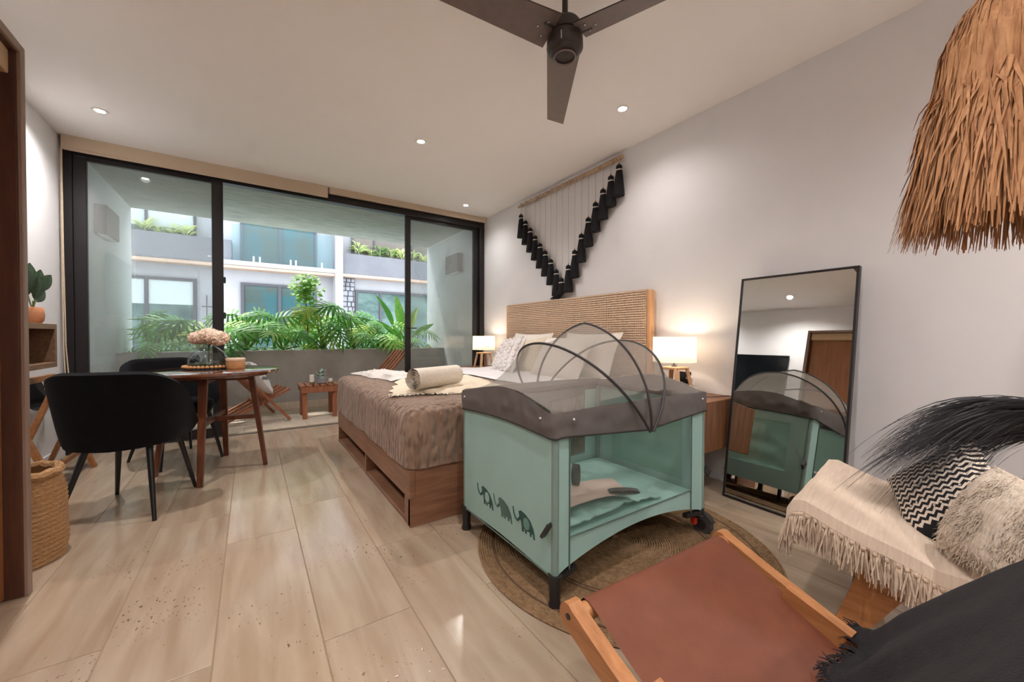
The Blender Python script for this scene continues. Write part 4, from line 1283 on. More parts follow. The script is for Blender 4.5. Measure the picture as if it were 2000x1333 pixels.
for i in range(17):
    y = .735 - i * .0926
    zt = -[.115, .212, .318, .425, .53, .63, .735, .86, .96, .84, .705, .565, .43, .31, .215, .125, .06][i]
    ta = inst('tassel', T1 if i == 8 else T0, t, loc=(-.012 if i != 8 else -.022, y, zt))
    inst('band', bandm, ta); inst('knot', knotm, ta)
    MB().tube([(-.012, y, zt), (-.012, y, -.018), (-.018, y, .0), (-.010, y, .018)], .0022, 5).build('string', m_cord, t)
    MB().tube([(.021 * math.cos(a) * 1.0, y + .004 * math.sin(3 * a), .021 * math.sin(a)) for a in [2 * PI * k / 12 for k in range(13)]], .0035, 5, cap=False).build('knotted_cord', m_cord, t)

# ------------------------------------------------------------------ rug (spiral braid)
t = thing('round_rug', 'round braided jute rug under the crib', 'rug', (1.50, 1.28, 0))
RUGR = .68
rg = MB()
n = 96
prof = []
r = .001
k = 0
while r < RUGR:
    w = .0115
    prof += [(r, .005), (r + w * .3, .0095), (r + w * .7, .0095), (r + w, .005)]
    r += w; k += 1
rg.lathe(prof + [(RUGR + .004, .001)], n, cap=False)
rg.build('braid_field', m_jute, t, ang=20)
m_jdark = mat('dark_jute', C(84, 62, 44), C(104, 80, 58), rough=.95, scale=60)
for rr in (.43, .447, .62):
    MB().tube([(rr * math.cos(2 * PI * i / 90), rr * math.sin(2 * PI * i / 90), .0085) for i in range(91)], .0045, 6, cap=False).build('dark_braid', m_jdark, t)

# ------------------------------------------------------------------ travel crib
CW, CD, CH = .97, .71, .72
t = thing('travel_crib', 'mint green travel crib with a grey net canopy on the jute rug', 'crib', (.93, 1.09, 0))
crib = t
def sheetgrid(fn, nu, nv, th, nrm):
    mb = MB().grid(fn, nu, nv)
    nv_ = Vector(nrm) * th
    q = MB().grid(lambda u, v: tuple(Vector(fn(u, v)) + nv_), nu, nv)
    q.f = [f[::-1] for f in q.f]
    return mb.add(q.v, q.f)
zbf = lambda u: .125 + .075 * math.sin(PI * u) ** .8
for (x, y) in ((0, 0), (0, CD), (CW, 0), (CW, CD)):
    MB().tube([(x, y, .095), (x, y, .70)], .0145, 12).build('corner_post', m_mintpole, t)
# left end panel with a slight billow
lp = sheetgrid(lambda u, v: (-.012 - .006 * math.sin(PI * u) * math.sin(PI * v), .006 + (CD - .012) * u, .115 + .012 * math.sin(PI * u) + (.66 - .115) * v), 16, 12, .004, (1, 0, 0)).build('end_panel', m_mint, t)
rpx = CW + .008
rp = MB()
for y0, y1, z0, z1 in ((.006, .11, .115, .68), (CD - .11, CD - .006, .115, .68), (.11, CD - .11, .115, .24), (.11, CD - .11, .58, .68)):
    rp.bx(rpx, rpx + .004, y0, y1, z0, z1)
rp = rp.build('end_panel', m_mint, t, smooth=False)
MB().grid(lambda u, v: (rpx + .002 + .008 * noise.noise(Vector((u * 5, v * 5, 1))), .11 + (CD - .22) * u, .24 + .34 * v), 24, 18).build('mesh_window', m_endmesh, rp)
def side(y, sgn, nm):
    yy = y - sgn * .010
    mb = sheetgrid(lambda u, v: (.008 + (CW - .016) * u, yy, zbf(u) + (.25 - zbf(u)) * v), 28, 3, .004, (0, sgn, 0))
    for x0, x1 in ((.008, .060), (.862, CW - .008)):
        q = MB().bx(x0, x1, yy, yy + sgn * .004, .25, .66) if sgn > 0 else MB().bx(x0, x1, yy + sgn * .004, yy, .25, .66)
        mb.add(q.v, q.f)
    o = mb.build(nm, m_mint, t)
    MB().bx(.060, .862, yy + sgn * .0012, yy + sgn * .0022, .25, .68).build('mesh_window', m_sidemesh, o, smooth=False) if sgn > 0 else MB().bx(.060, .862, yy - .0022, yy - .0012, .25, .68).build('mesh_window', m_sidemesh, o, smooth=False)
    e = yy - sgn * .003
    MB().tube([(.060, e, .13), (.060, e, .66)], .003, 6).tube([(.862, e, .14), (.862, e, .66)], .003, 6).tube([(.060, e, .252), (.862, e, .252)], .003, 6).build('piping', m_mint2, o)
    return o
side(0, 1, 'front_panel'); side(CD, -1, 'back_panel')
MB().tube([(-.014, .012, .118), (-.014, CD - .012, .118)], .003, 6).build('piping', m_mint2, lp)
# base pad, cover, paper, straps
MB().cb(.012, CW - .012, .012, CD - .012, .175, .215, .012).build('base_pad', m_mintpad, t, smooth=False)
fnb = lambda u, v: (.05 + .68 * u - .06 * v, .06 + .56 * v, .225 + .030 * abs(noise.noise(Vector((u * 4, v * 4, 7)))) + .018 * abs(noise.noise(Vector((u * 11, v * 11, 2)))) + .02 * math.sin(PI * u))
cv = tag(sheetgrid(fnb, 40, 34, -.004, (0, 0, 1)).build('crib_sheet', m_mintpad, loc=(.93, 1.09, 0)), 'crumpled mint sheet lying inside the crib', 'sheet')
pp = tag(sheetgrid(lambda u, v: (.16 + .36 * u + .06 * v, .07 + .05 * (1 - u) + .17 * v, .284 + .014 * math.sin(PI * u) + .006 * v), 12, 8, -.0015, (0, 0, 1)).build('paper_sheet', m_paper, loc=(.93, 1.09, 0)), 'blush paper sheet lying on the crumpled crib sheet', 'paper')
def strap(lab, loc, rz, stand):
    o = MB()
    pts = []
    for i in range(25):
        a = 2 * PI * i / 24
        pts.append((.022 * math.sin(a), 0, .055 - .050 * math.cos(a) if stand else .012 - .010 * math.cos(a)) if stand else (.07 * math.sin(a), 0, .012 - .011 * math.cos(a)))
    o.ribbon(pts, .032, (0, 1, 0))
    b = o.build('strap_loop', m_strap, loc=loc, rot=(0, 0, rz))
    sm = b.modifiers.new('thickness', 'SOLIDIFY'); sm.thickness = .004
    return tag(b, lab, 'strap', 'loose straps in the crib')
strap('dark strap loop standing upright on the paper in the crib', (1.27, 1.34, .300), .5, True)
strap('dark strap lying flat across the crib sheet', (1.40, 1.165, .293), -.6, False)
# elephants printed on the end panel
def elephant(y0, z0, m1, m2):
    s = .152
    out = [(.60, .30), (.665, .40), (.70, .52), (.60, .58), (.40, .55), (.18, .44), (.04, .25), (0, .10), (-.01, -.02), (.055, -.02), (.06, .10), (.13, .10), (.13, .0), (.20, .0), (.205, .10), (.34, .09), (.34, .0), (.41, .0), (.415, .10), (.46, .10), (.46, .0), (.55, .0), (.56, .16)]
    def xw(y, z):
        u = (y) / CD; v = (z - .115) / .545
        return -.012 - .006 * math.sin(PI * u) * math.sin(PI * v)
    mb = MB()
    pts = [(y0 + a * s, z0 + b * s * .92) for a, b in out]
    ins = [(-.0012 + xw(y, z), y, z) for y, z in pts]
    bas = [(.0 + xw(y, z), y, z) for y, z in pts]
    n = len(pts)
    mb.add(ins + bas, [tuple(range(n))] + [(i, (i + 1) % n, n + (i + 1) % n, n + i) for i in range(n)])
    tr = [(.62, .34), (.74, .22), (.84, .24), (.92, .36), (.96, .52)]
    tp = [Vector((xw(y0 + a * s, z0 + b * s) - .0012, y0 + a * s, z0 + b * s)) for a, b in tr]
    mb.tube(tp, [.006, .0045, .0035, .003, .0025], 6)
    o = mb.build('elephant_print', m1, lp, smooth=False)
    e = [(y0 + (.34 + .14 * math.cos(a)) * s, z0 + (.27 + .16 * math.sin(a)) * s) for a in [2 * PI * i / 14 for i in range(14)]]
    MB().add([(xw(y, z) - .0020, y, z) for y, z in e], [tuple(range(14))]).build('ear_patch', m2, o, smooth=False)
elephant(1.506 - 1.09, .212, m_print, m_mint)
elephant(1.352 - 1.09, .212, m_print2, m_print2)
elephant(1.196 - 1.09, .212, m_print, m_print3)
# feet, casters and black tags
for y in (0, CD):
    f = MB().tube([(0, y, .0), (0, y, .012), (0, y, .03), (0, y, .07), (0, y, .125)], [.024, .025, .020, .022, .027], 14)
    f.beam((0, y, .10), (.10, y, .125), .024, .02)
    f.build('foot', m_plastic, t)
for y in (0, CD):
    MB().tube([(CW, y, .10), (CW, y, .135)], .016, 12).beam((CW, y, .112), (CW - .14, y, .128), .024, .02).build('caster_bracket', m_plastic, t)
    sy = -1 if y == 0 else 1
    w = MB().tube([(CW + .000, y - .002, .050), (CW + .030, y - .002, .050)], .050, 24)
    w = w.build('wheel', m_wheel, t)
    MB().tube([(CW - .003, y - .002, .050), (CW + .033, y - .002, .050)], .026, 16).build('hub', m_plastic, w)
    MB().grid(lambda u, v: (CW - .004 + .038 * v, y - .002 - .058 * math.cos(PI * (.1 + .75 * u)), .050 + .058 * math.sin(PI * (.1 + .75 * u))), 10, 2).build('fender', m_plastic, w)
    MB().cb(CW - .030, CW - .004, y + .012, y + .040, .045, .078, .004).build('brake_tab', m_red, w, smooth=False)
for p, q in (((-.018, .004, .315), (-.018, .045, .255)), ((CW + .018, -.01, .335), (CW + .055, -.012, .30))):
    MB().beam(p, q, .012, .034, up=(1, 0, .3)).build('strap_tag', m_plastic, t, smooth=False)
MB().tube([(.45, .35, .17), (.45, .35, .0)], .014, 10).build('centre_leg', m_plastic, t)
MB().tube([(.02, .02, .15), (.45, .35, .155), (.95, .69, .15)], .012, 8).tube([(.95, .02, .15), (.45, .35, .155), (.02, .69, .15)], .012, 8).build('base_frame', m_plastic, t)
# padded top rails
MB().tube([(0, 0, .70), (0, CD * .5, .695), (0, CD, .70)], .016, 10).tube([(CW, 0, .70), (CW, CD * .5, .695), (CW, CD, .70)], .016, 10).tube([(0, 0, .70), (CW * .5, 0, .69), (CW, 0, .70)], .016, 10).tube([(0, CD, .70), (CW * .5, CD, .69), (CW, CD, .70)], .016, 10).build('top_rail', m_strap, t)
# net cover skirt
cov = empty('net_cover'); cov.parent = t
per = resample(rrect(-.024, CW + .024, -.024, CD + .024, .03, 4), 320)
def skirt_z(p):
    fx = p.x / CW; fy = p.y / CD
    onend = p.x < 0 or p.x > CW
    if onend:
        f = min(1, max(0, fy))
        zt = .725 + .062 * math.sin(PI * f ** .85) ** 1.5
        zb = .632 + .016 * math.sin(PI * f)
    else:
        f = min(1, max(0, fx))
        zt = .728 + .008 * math.sin(PI * f)
        zb = .636 - .036 * max(0, 1 - abs(f - .515) / .48) + .0
    return zb, zt
rows = []
for j in range(11):
    v = j / 10
    row = []
    for i, p in enumerate(per):
        zb, zt = skirt_z(p)
        w = (.010 * noise.noise(Vector((p.x * 16, p.y * 16, v * 2.0))) + .005 * noise.noise(Vector((p.x * 46 + v * 3, p.y * 46, v * 1.2)))) * math.sin(PI * min(1, v * .95 + .05)) + .004 * math.sin(PI * v)
        c = Vector((p.x - CW / 2, p.y - CD / 2)).normalized()
        row.append((p.x + c.x * w, p.y + c.y * w, zb + (zt - zb) * v))
    rows.append(row)
mb = MB()
nn = len(per)
mb.add([q for r_ in rows for q in r_], [(j * nn + i, j * nn + (i + 1) % nn, (j + 1) * nn + (i + 1) % nn, (j + 1) * nn + i) for j in range(10) for i in range(nn)])
sk = mb.build('skirt', m_netdense, cov)
MB().tube([(q[0], q[1], q[2]) for q in rows[0]] + [rows[0][0]], .004, 6, cap=False).build('elastic_hem', mat('dark_elastic', C(54, 48, 46), rough=.9), sk)
for x, y in ((-.032, .05), (.06, -.034), (CW - .05, -.034), (-.032, CD - .04)):
    MB().blob((x, y, .70), .0045, 0, 0, 8, 6).build('snap', m_white, sk)
# canopy hoops
PV = CW * .51
def hoop(ang, h=.475):
    a = math.radians(ang)
    pts = []
    for i in range(33):
        s = i / 32
        th_ = PI * s
        k = math.sin(th_) ** .86
        if abs(ang) < 5: k = .80 * math.sin(th_) ** .9 + .20 * (1 - abs(2 * s - 1))
        y = CD / 2 - (CD / 2 + .054) * math.cos(th_)
        pts.append(Vector((PV + math.sin(a) * h * k, y, .60 + math.cos(a) * h * k)))
    return pts
H1, H2, H3 = hoop(-38), hoop(0), hoop(36)
m_hoop = mat('dark_canopy_rod', C(52, 46, 46), rough=.5)
for hp, dx in ((H1, -.012), (H2, 0), (H3, .012)):
    MB().tube([p + Vector((dx * (1 - math.sin(PI * i / 32)), 0, 0)) for i, p in enumerate(hp)], .0058, 8).build('hoop', m_hoop, cov)
def ruled(A, Bc, sag, nm):
    nvv = 8
    def fn(u, v):
        i = min(32, int(round(u * 32)))
        p = A[i].lerp(Bc[i], v) - Vector((0, 0, sag * math.sin(PI * v) * math.sin(PI * u)))
        if p.z < .742: p.y = min(max(p.y, .004), CD - .004)      # tucked behind the skirt
        return tuple(p)
    MB().grid(fn, 32, nvv).build(nm, m_net, cov)
def endcurve(x):
    out = []
    for i in range(33):
        s = i / 32
        y = -.040 + (CD + .080) * s
        out.append(Vector((x, y, .725 + .062 * math.sin(PI * min(1, max(0, s)) ** .85) ** 1.5)))
    return out
ruled(endcurve(-.02), H1, .035, 'net'); ruled(H1, H2, .03, 'net'); ruled(H2, H3, .03, 'net'); ruled(H3, endcurve(CW + .02), .035, 'net')

# ------------------------------------------------------------------ leaning mirror
lean, yaw_m = math.radians(8.4), math.radians(1.8)
MW, MH = .60, 1.395
t = thing('floor_mirror', 'tall black-framed mirror leaning on the white wall', 'mirror', (2.455, .975, 0))
nrm = Vector((-math.cos(lean) * math.cos(yaw_m), math.cos(lean) * math.sin(yaw_m), math.sin(lean)))
ey = Vector((math.sin(yaw_m), math.cos(yaw_m), 0)); up = nrm.cross(ey)
if up.z < 0: up = -up
Mx = Matrix(((-nrm.x, ey.x, up.x, 2.455), (-nrm.y, ey.y, up.y, .975), (-nrm.z, ey.z, up.z, .0045), (0, 0, 0, 1)))
t.matrix_world = Mx
MB().bx(.006, .012, -MW / 2 + .006, MW / 2 - .006, .006, MH - .006).build('mirror_glass', m_mirror, t, smooth=False)
for nm, b in (('frame_side', (0, .03, -MW / 2, -MW / 2 + .012, 0, MH)), ('frame_side', (0, .03, MW / 2 - .012, MW / 2, 0, MH)), ('frame_bottom', (0, .03, -MW / 2 + .012, MW / 2 - .012, 0, .012)), ('frame_top', (0, .03, -MW / 2 + .012, MW / 2 - .012, MH - .012, MH))):
    MB().cb(*b, .002).build(nm, m_black_metal, t, smooth=False)
MB().bx(.014, .02, -MW / 2 + .01, MW / 2 - .01, .01, MH - .01).build('backing', m_plastic, t, smooth=False)

# ------------------------------------------------------------------ lounge chairs
def lounge_chair(lab, cx, cy):
    t = thing('lounge_chair', lab, 'chair', (cx, cy, 0), 0, 'wooden sling lounge chairs')
    HW = .29
    for s in (-1, 1):
        x0, x1 = (s * HW - .017, s * HW + .017)
        poly = [(.012, .452), (.026, .450), (.036, .441), (.041, .428), (.040, .415), (.034, .404), (.024, .397), (-.10, .352), (-.30, .285), (-.46, .232), (-.48, .268), (-.30, .332), (-.10, .404), (.0, .444)]
        rl = MB().prism(poly, x0, x1, 'yzx')
        rl.build('seat_rail', m_oak, t, ang=30)
        MB().prism([(-.30, .36), (-.17, .40), (-.075, .10), (-.06, .0), (-.125, .0), (-.16, .12)], s * HW - .049 * (s > 0) - (0 if s > 0 else -.019), s * HW - .019 * (s > 0) + (0 if s > 0 else .049), 'yzx').build('front_leg', m_oak, t, ang=30)
        MB().beam((s * (HW - .034), -.31, .22), (s * (HW - .034), -.74, .84), .028, .06, up=(1, 0, 0)).build('back_rail', m_oak, t, smooth=False)
        MB().beam((s * HW, -.40, .27), (s * HW, -.74, .0), .03, .05, up=(1, 0, 0)).build('rear_leg', m_oak, t, smooth=False)
        MB().tube([(s * (HW + .0185), .012, .425), (s * (HW + .0165), .012, .425)], .007, 10).build('bolt', m_black, t)
        MB().tube([(s * (HW + .0) - s * .05, -.13, .19), (s * (HW + .0) - s * .0485, -.13, .19)], .007, 10).build('bolt', m_black, t)
    MB().tube([(-HW, .006, .424), (HW, .006, .424)], .020, 14).build('front_bar', m_oak, t)
    MB().tube([(-HW, -.42, .245), (HW, -.42, .245)], .016, 12).build('rear_bar', m_oak, t)
    MB().tube([(-HW + .03, -.72, .815), (HW - .03, -.72, .815)], .018, 12).build('back_bar', m_oak, t)
    MB().tube([(-HW + .03, -.115, .12), (HW - .03, -.115, .12)], .014, 10).build('stretcher', m_oak, t)
    path = [(.010, .400), (.028, .412), (.030, .430), (.018, .446), (-.002, .447), (-.10, .398), (-.22, .345), (-.30, .310), (-.35, .300), (-.41, .34), (-.50, .46), (-.62, .64), (-.72, .80), (-.74, .82)]
    def fn(u, v):
        f = v * (len(path) - 1); i = min(len(path) - 2, int(f)); g = f - i
        y = path[i][0] * (1 - g) + path[i + 1][0] * g; z = path[i][1] * (1 - g) + path[i + 1][1] * g
        sag = .012 * (1 - (2 * u - 1) ** 2) if v > .35 else 0
        return ((-HW + .032) + (2 * HW - .064) * u, y, z - sag)
    MB().grid(fn, 10, 39).build('sling', m_leather, t, ang=60)
    return t
lc = lounge_chair('wooden lounge chair with a bare tan leather seat in the foreground', .8675, .600)
lc2 = copy_tree(lc)
lc.location = (.8675, .590, 0); lc.rotation_euler = (0, 0, math.radians(-2.2)); lc.scale = (1, 1, .958)
lc2['label'] = 'wooden lounge chair covered by a fringed oatmeal throw by the mirror'
lc2.location = (1.80, .553, 0); lc2.rotation_euler = (0, 0, math.radians(8))

# oatmeal throw on the second chair
def path_pt(path, v):
    f = v * (len(path) - 1); i = min(len(path) - 2, int(f)); g = f - i
    return (path[i][0] * (1 - g) + path[i + 1][0] * g, path[i][1] * (1 - g) + path[i + 1][1] * g)
cp = [(.040, .375), (.046, .43), (.030, .462), (.0, .470), (-.10, .436), (-.22, .396), (-.30, .370), (-.36, .375), (-.42, .43), (-.52, .57), (-.64, .74), (-.74, .87), (-.79, .88), (-.82, .80)]
def cfn(u, v):
    y, z = path_pt(cp, v)
    x = -.315 + .65 * u
    e = max(0, abs(2 * u - 1) - .955) / .045
    z += .004 - .035 * e * e + .010 * noise.noise(Vector((x * 6, y * 6, 2)))
    return (x, y, z)
t = thing('throw_blanket', 'oatmeal cotton throw with a knotted fringe over the lounge chair', 'throw', (1.80, .553, 0), math.radians(8))
mb = MB().grid(cfn, 60, 52)
q = MB().grid(lambda u, v: (cfn(u, v)[0], cfn(u, v)[1], cfn(u, v)[2] - .006), 60, 52)
q.f = [f[::-1] for f in q.f]
mb.add(q.v, q.f).build('cloth', m_throw2, t)
fr = MB()
rr = random.Random(3)
for k in range(900):
    v = rr.uniform(.05, .62)
    x, y, z = cfn(0.0, v)
    L = rr.uniform(.06, .105)
    pts = [(x, y, z)]
    dx, dy = rr.uniform(-.022, .006), rr.uniform(-.018, .018)
    for i in (1, 2, 3):
        f = i / 3
        pts.append((x - .010 + dx * f, y + dy * f, z - L * f))
    fr.ribbon(pts, [.003, .0035, .004, .0025], (0, 1, 0) if k % 2 else (.8, .6, 0))
for k in range(120):
    u = rr.uniform(0, 1)
    x, y, z = cfn(u, 0)
    L = rr.uniform(.03, .06)
    fr.ribbon([(x, y, z), (x + rr.uniform(-.01, .01), y + .006, z - L * .5), (x + rr.uniform(-.015, .015), y + .008, z - L)], .006, (1, 0, 0))
tag(fr.build('fringe', m_fringe, t, smooth=False), kind='stuff')
kn = MB()
for k in range(34):
    x, y, z = cfn(0.0, .06 + .54 * k / 33)
    kn.blob((x - .006, y, z - .008), (.006, .006, .007), k, .1, 7, 5)
tag(kn.build('knots', m_fringe, t), kind='stuff')

def make_zigzag():
    M = Mat('black_white_woven_pattern')
    p = M.n('ShaderNodeBsdfPrincipled'); p.inputs['Roughness'].default_value = .95
    M.l(p, 0, M.out, 0)
    tc = M.n('ShaderNodeTexCoord'); sx = M.n('ShaderNodeSeparateXYZ'); M.l(tc, 'Object', sx, 0)
    def mth(op, a, b=None, **kw):
        x = M.n('ShaderNodeMath', operation=op)
        for i, q in enumerate((a, b)):
            if q is None: continue
            if isinstance(q, (int, float)): x.inputs[i].default_value = q
            else: M.l(q, q.__dict__.get('oo', 0) if hasattr(q, '__dict__') else 0, x, i)
        return x
    X = M.n('ShaderNodeMath', operation='MULTIPLY'); X.inputs[1].default_value = 1.0; M.l(sx, 'X', X, 0)
    Y = M.n('ShaderNodeMath', operation='MULTIPLY'); Y.inputs[1].default_value = 1.0; M.l(sx, 'Y', Y, 0)
    def m2(op, a, b):
        x = M.n('ShaderNodeMath', operation=op)
        if isinstance(a, (int, float)): x.inputs[0].default_value = a
        else: M.l(a, 0, x, 0)
        if isinstance(b, (int, float)): x.inputs[1].default_value = b
        else: M.l(b, 0, x, 1)
        return x
    tri = m2('PINGPONG', Y, .013)             # zigzag along Y
    s = m2('ADD', X, m2('MULTIPLY', tri, 0.8))
    saw = m2('PINGPONG', s, .0100)
    band = m2('GREATER_THAN', saw, .0054)
    # dots row
    dx = m2('SUBTRACT', m2('PINGPONG', m2('ADD', X, .011), .033), .0165)
    dy = m2('SUBTRACT', m2('PINGPONG', Y, .022), .011)
    d2 = m2('ADD', m2('MULTIPLY', dx, dx), m2('MULTIPLY', dy, dy))
    dot = m2('LESS_THAN', d2, .000012)
    edge = m2('LESS_THAN', X, .115)
    mask = m2('MULTIPLY', m2('MAXIMUM', band, dot), edge)
    mx = M.n('ShaderNodeMixRGB'); M.l(mask, 0, mx, 0)
    mx.inputs[1].default_value = C(22, 20, 24); mx.inputs[2].default_value = C(224, 210, 196)
    M.l(mx, 0, p, 'Base Color')
    return M.m
cushion('patterned_cushion', 'black and white zigzag woven cushion on the fringed throw', 'cushion', .31, .31, .11, make_zigzag(), (1.86, .25, .50), (-.62, .60, .50), (-.25, -.55, .80), None, 1, .004)
fc = cushion('fur_cushion', 'cream faux fur cushion at the near arm of the fringed throw', 'cushion', .33, .28, .14, m_fur, (1.60, .095, .515), (-.55, .75, .45), (.25, -.35, .9), None, 2, .012)
fr = MB()
rr = random.Random(8)
for k in range(2200):
    a, b = rr.uniform(-1, 1), rr.uniform(-1, 1)
    e = max(0.0, (1 - abs(a) ** 2.6) * (1 - abs(b) ** 2.6)) ** 0.55
    p = Vector((a * .16, b * .135, .069 * e))
    d = Vector((a * .4 + rr.gauss(0, .3), -.9 + rr.gauss(0, .2), .35))
    L = rr.uniform(.010, .022)
    fr.ribbon([p, p + d * L * .5, p + d * L + Vector((0, 0, -.006))], [.004, .003, .001], Vector((.9, .3, 0)))
tag(fr.build('fur', m_fur, fc, smooth=False), kind='stuff')

# black plume behind the cushions
t = thing('black_plume', 'glossy black feathery plume arching over the chair back', 'plume', (2.26, -.12, .0))
MB().lathe([(.001, 0), (.09, 0), (.10, .05), (.075, .30), (.045, .48), (.05, .52)], 24, cap=False).build('vase', m_black, t)
m_plume = mat('black_feather', C(18, 16, 20), C(38, 34, 42), rough=.5, scale=30)
pl = MB()
rr = random.Random(21)
for c in range(26):
    # clumps
    end = Vector((rr.uniform(-.52, -.18), rr.uniform(.36, .58), rr.uniform(.44, .60)))
    top_ = Vector((end.x * .5, end.y * .52, rr.uniform(.69, .79)))
    for k in range(46):
        j = Vector((max(-.025, min(.025, rr.gauss(0, .013))), max(-.025, min(.025, rr.gauss(0, .013))), max(-.02, min(.02, rr.gauss(0, .012)))))
        b0 = Vector((rr.uniform(-.03, .03), rr.uniform(-.02, .03), .52))
        e = end + j * 2.2; tp = top_ + j
        pts = []
        for i in range(15):
            f = i / 14
            pts.append(b0 * (1 - f) ** 2 + (tp * 2 - (b0 + e) * .5) * 2 * f * (1 - f) + e * f * f)
        pl.ribbon(pts, [.004 + .001 * math.sin(PI * i / 14) - .003 * (i / 14) ** 3 for i in range(15)], (Vector((.6, -.3, .6)) + j * 10).normalized())
for k in range(260):
    a = rr.uniform(0, 2 * PI); r = rr.uniform(.05, .20)
    b0 = Vector((0, 0, .50)); e = Vector((r * math.cos(a), r * math.sin(a) * .8 + .02, rr.uniform(.46, .70)))
    m_ = (b0 + e) / 2 + Vector((0, 0, .10))
    pl.ribbon([b0, (b0 + m_) / 2, m_, (m_ + e) / 2 + Vector((0, 0, .03)), e], [.006, .007, .007, .006, .002], Vector((-math.sin(a), math.cos(a), .2)))
tag(pl.build('plume_strands', m_plume, t, smooth=False), kind='stuff')

# navy cushion with tan tufts between the chairs
nc = cushion('navy_cushion', 'dark navy cushion with tan tufts wedged between the two chairs', 'cushion', .34, .34, .10, mat('navy_cloth', C(40, 38, 52), C(52, 50, 64), rough=.9, scale=20), (1.50, -.06, .36), (-.75, .55, .40), (.1, -.4, .9), None, 4, .004)
fr = MB()
for k in range(160):
    a, b = rr.uniform(-.5, .8), rr.choice((-.25, .30, .7)) + rr.gauss(0, .06)
    e = max(0.0, (1 - abs(a) ** 2.6) * (1 - abs(b) ** 2.6)) ** 0.55
    p = Vector((a * .16, b * .16, .05 * e))
    fr.ribbon([p, p + Vector((-.02, .004, .006)), p + Vector((-.045, rr.gauss(0, .006), .002))], [.006, .005, .002], (0, 1, .2))
tag(fr.build('tufts', m_throw2, nc, smooth=False), kind='stuff')

# charcoal throw over the back of the leather chair
bp = [(-.305, .335), (-.33, .345), (-.365, .40), (-.44, .498), (-.52, .595), (-.62, .725), (-.71, .85), (-.75, .868), (-.79, .80), (-.81, .60)]
def bfn2(u, v):
    y, z = path_pt(bp, v)
    x = -.350 + .70 * u
    lead = max(0, 1 - v * 2.2)
    y += lead * (.014 * math.sin(u * 9) + .03 * noise.noise(Vector((u * 7, 1, 2)))) - lead * .012
    z += lead * .010 * math.sin(u * 9 + 1)
    e = max(0, abs(2 * u - 1) - .90) / .10
    z -= .04 * e * e * (1 - .3 * v)
    z += .012 * noise.noise(Vector((u * 4, v * 5, 3))) + .014 * math.sin(v * 9 + u * 5) * .5
    return (x, y, z + .004)
t = thing('throw_blanket', 'charcoal throw with a frayed edge over the leather chair back', 'throw', (.8675, .590, 0), math.radians(-2.2))

mb = MB().grid(bfn2, 40, 50)
q = MB().grid(lambda u, v: tuple(Vector(bfn2(u, v)) - Vector((0, 0, .005))), 40, 50)
q.f = [f[::-1] for f in q.f]
mb.add(q.v, q.f).build('cloth', m_blackcloth, t)
fr = MB()
rr = random.Random(5)
for k in range(420):
    if k % 3:
        u, v = rr.random(), 0.0; d = Vector((rr.gauss(0, .4), .9, rr.uniform(-.5, .3)))
    else:
        u, v = 1.0, rr.uniform(0, .6); d = Vector((.8, rr.gauss(.2, .4), rr.uniform(-.6, .2)))
    p = Vector(bfn2(u, v))
    L = rr.uniform(.012, .034)
    fr.ribbon([p, p + d * L * .5, p + d * L + Vector((rr.gauss(0, .006), 0, -.006))], [.005, .005, .003], (1, .2, 0) if k % 3 else (0, 1, .3))
tag(fr.build('frayed_edge', m_blackcloth, t, smooth=False), kind='stuff')

# ------------------------------------------------------------------ raffia pendant
t = thing('raffia_pendant', 'shaggy raffia pendant lamp hanging at the upper right', 'pendant lamp', (1.64, .105, 0))
m_raf = mat('raffia', C(150, 98, 60), C(206, 154, 108), rough=.75, scale=26, stretch=(3, 3, .5), lo=.25, hi=.75)
MB().tube([(0, 0, 1.93), (0, 0, ZC - .01)], .004, 6).build('cord', m_black, t)
MB().lathe([(.05, ZC - .025), (.05, ZC - .001)], 20).build('ceiling_rose', m_white, t)
MB().lathe([(.02, 1.92), (.06, 1.895), (.10, 1.83), (.122, 1.72), (.135, 1.55), (.145, 1.42)], 28, cap=False).build('inner_frame', mat('raffia_core', C(120, 76, 46), C(150, 98, 62), rough=.9, scale=30), t)
rf = MB()
rr = random.Random(17)
for k in range(2200):
    a = rr.uniform(0, 2 * PI)
    lay = rr.random()
    s0 = rr.uniform(0, .62)
    # start on dome
    th0 = s0 * PI / 2
    R0 = .128
    st_r, st_z = R0 * math.sin(th0) + .01, 1.69 + .235 * math.cos(th0)
    endz = rr.uniform(1.262, 1.33) if lay < .55 else rr.uniform(1.33, 1.62)
    er = .140 + .066 * (1.75 - endz) / .5 + rr.gauss(0, .010) + .012 * lay
    pts = []
    wob = rr.gauss(0, .18); ph = rr.uniform(0, 6)
    n_ = 8
    for i in range(n_):
        f = i / (n_ - 1)
        th1 = th0 + (PI / 2 - th0) * min(1, f * 2.2)
        if f < .4:
            g = f / .4
            th1 = th0 + (PI / 2 - th0) * g
            r_ = R0 * math.sin(th1) + .012 + .008 * lay; z_ = 1.69 + .235 * math.cos(th1)
        else:
            g = (f - .4) / .6
            r_ = R0 + .012 + .008 * lay + (er - R0 - .012) * g; z_ = 1.69 + (endz - 1.69) * g
        aa = a + wob * f + .02 * math.sin(ph + f * 7)
        r_ += .006 * math.sin(ph + f * 9)
        pts.append(Vector((r_ * math.cos(aa), r_ * math.sin(aa), z_)))
    tw_ = rr.uniform(-.5, .5)
    side = Vector((-math.sin(a) * math.cos(tw_) + math.cos(a) * math.sin(tw_), math.cos(a) * math.cos(tw_) + math.sin(a) * math.sin(tw_), 0))
    w_ = rr.uniform(.004, .011)
    rf.ribbon(pts, [w_ * .6, w_, w_, w_, w_, w_ * .9, w_ * .7, w_ * .25], side)
tag(rf.build('raffia_strands', m_raf, t, smooth=False), kind='stuff')

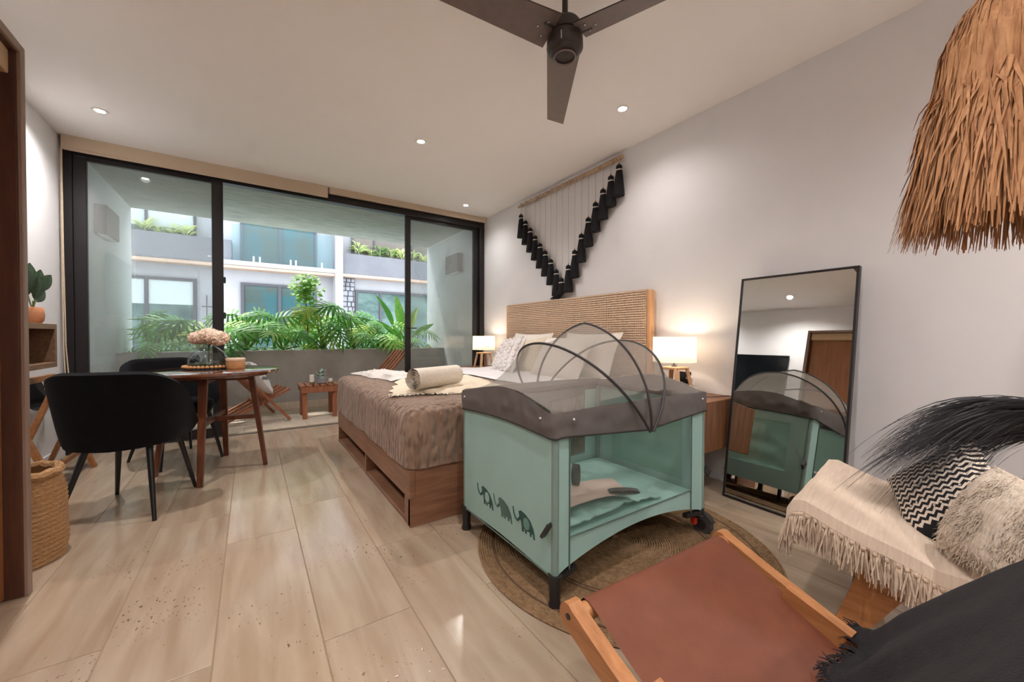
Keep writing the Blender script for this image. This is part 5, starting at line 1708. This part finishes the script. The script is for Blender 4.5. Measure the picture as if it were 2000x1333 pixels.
# ------------------------------------------------------------------ ceiling fan
FZ = 2.33
t = thing('ceiling_fan', 'dark three-blade industrial ceiling fan', 'ceiling fan', (1.160, 1.308, 0))
MB().tube([(0, 0, FZ + .05), (0, 0, ZC - .02)], .013, 12).build('downrod', m_fan, t)
MB().lathe([(.06, ZC - .001), (.058, ZC - .03), (.03, ZC - .06), (.015, ZC - .065)], 28, cap=False).build('canopy', m_fan, t)
MB().lathe([(.001, FZ + .075), (.03, FZ + .072), (.066, FZ + .058), (.074, FZ + .045), (.075, FZ + .005), (.070, FZ + .002), (.070, FZ - .003), (.078, FZ - .006), (.080, FZ - .05), (.072, FZ - .062), (.066, FZ - .064), (.060, FZ - .076), (.044, FZ - .084), (.001, FZ - .088)], 40, cap=False).build('motor', m_fan, t)
MB().lathe([(.046, FZ - .082), (.050, FZ - .088), (.046, FZ - .092), (.042, FZ - .088)], 32, cap=False).build('trim_ring', m_fanblade, t)
bl = MB()
def bladefn(sg):
    def fn(u, v):
        x = .068 + .605 * v
        w = .076 - .026 * v
        yy = (2 * u - 1) * w
        if v > .98: x += .012 * (1 - u)
        return (x, yy, yy * .26 + sg * .0025)
    return fn
bl.grid(bladefn(1), 6, 12)
q = MB().grid(bladefn(-1), 6, 12); q.f = [f[::-1] for f in q.f]; bl.add(q.v, q.f)
edge = bl.v
blm = bl.mesh('blade', m_fanblade)
scr = MB().blob((0, 0, -.005), .0055, 0, 0, 8, 6).mesh('screw', m_chrome)
for a in (53.2, 173.2, -66.8):
    b = inst('blade', blm, t, Matrix.Translation((0, 0, FZ + .004)) @ Matrix.Rotation(math.radians(a), 4, 'Z'))
    for x, y in ((.105, .03), (.105, -.03), (.14, 0)):
        inst('screw', scr, b, loc=(x, y, y * .26))
    MB().beam((.05, 0, FZ + .008), (.12, 0, FZ + .008), .05, .006).build('blade_iron', m_fan, t, smooth=False).rotation_euler = (0, 0, math.radians(a))
MB().tube([(-.06, -.05, FZ - .03), (-.075, -.062, FZ - .04), (-.07, -.058, FZ - .07)], .003, 6).build('pull_bracket', m_chrome, t)
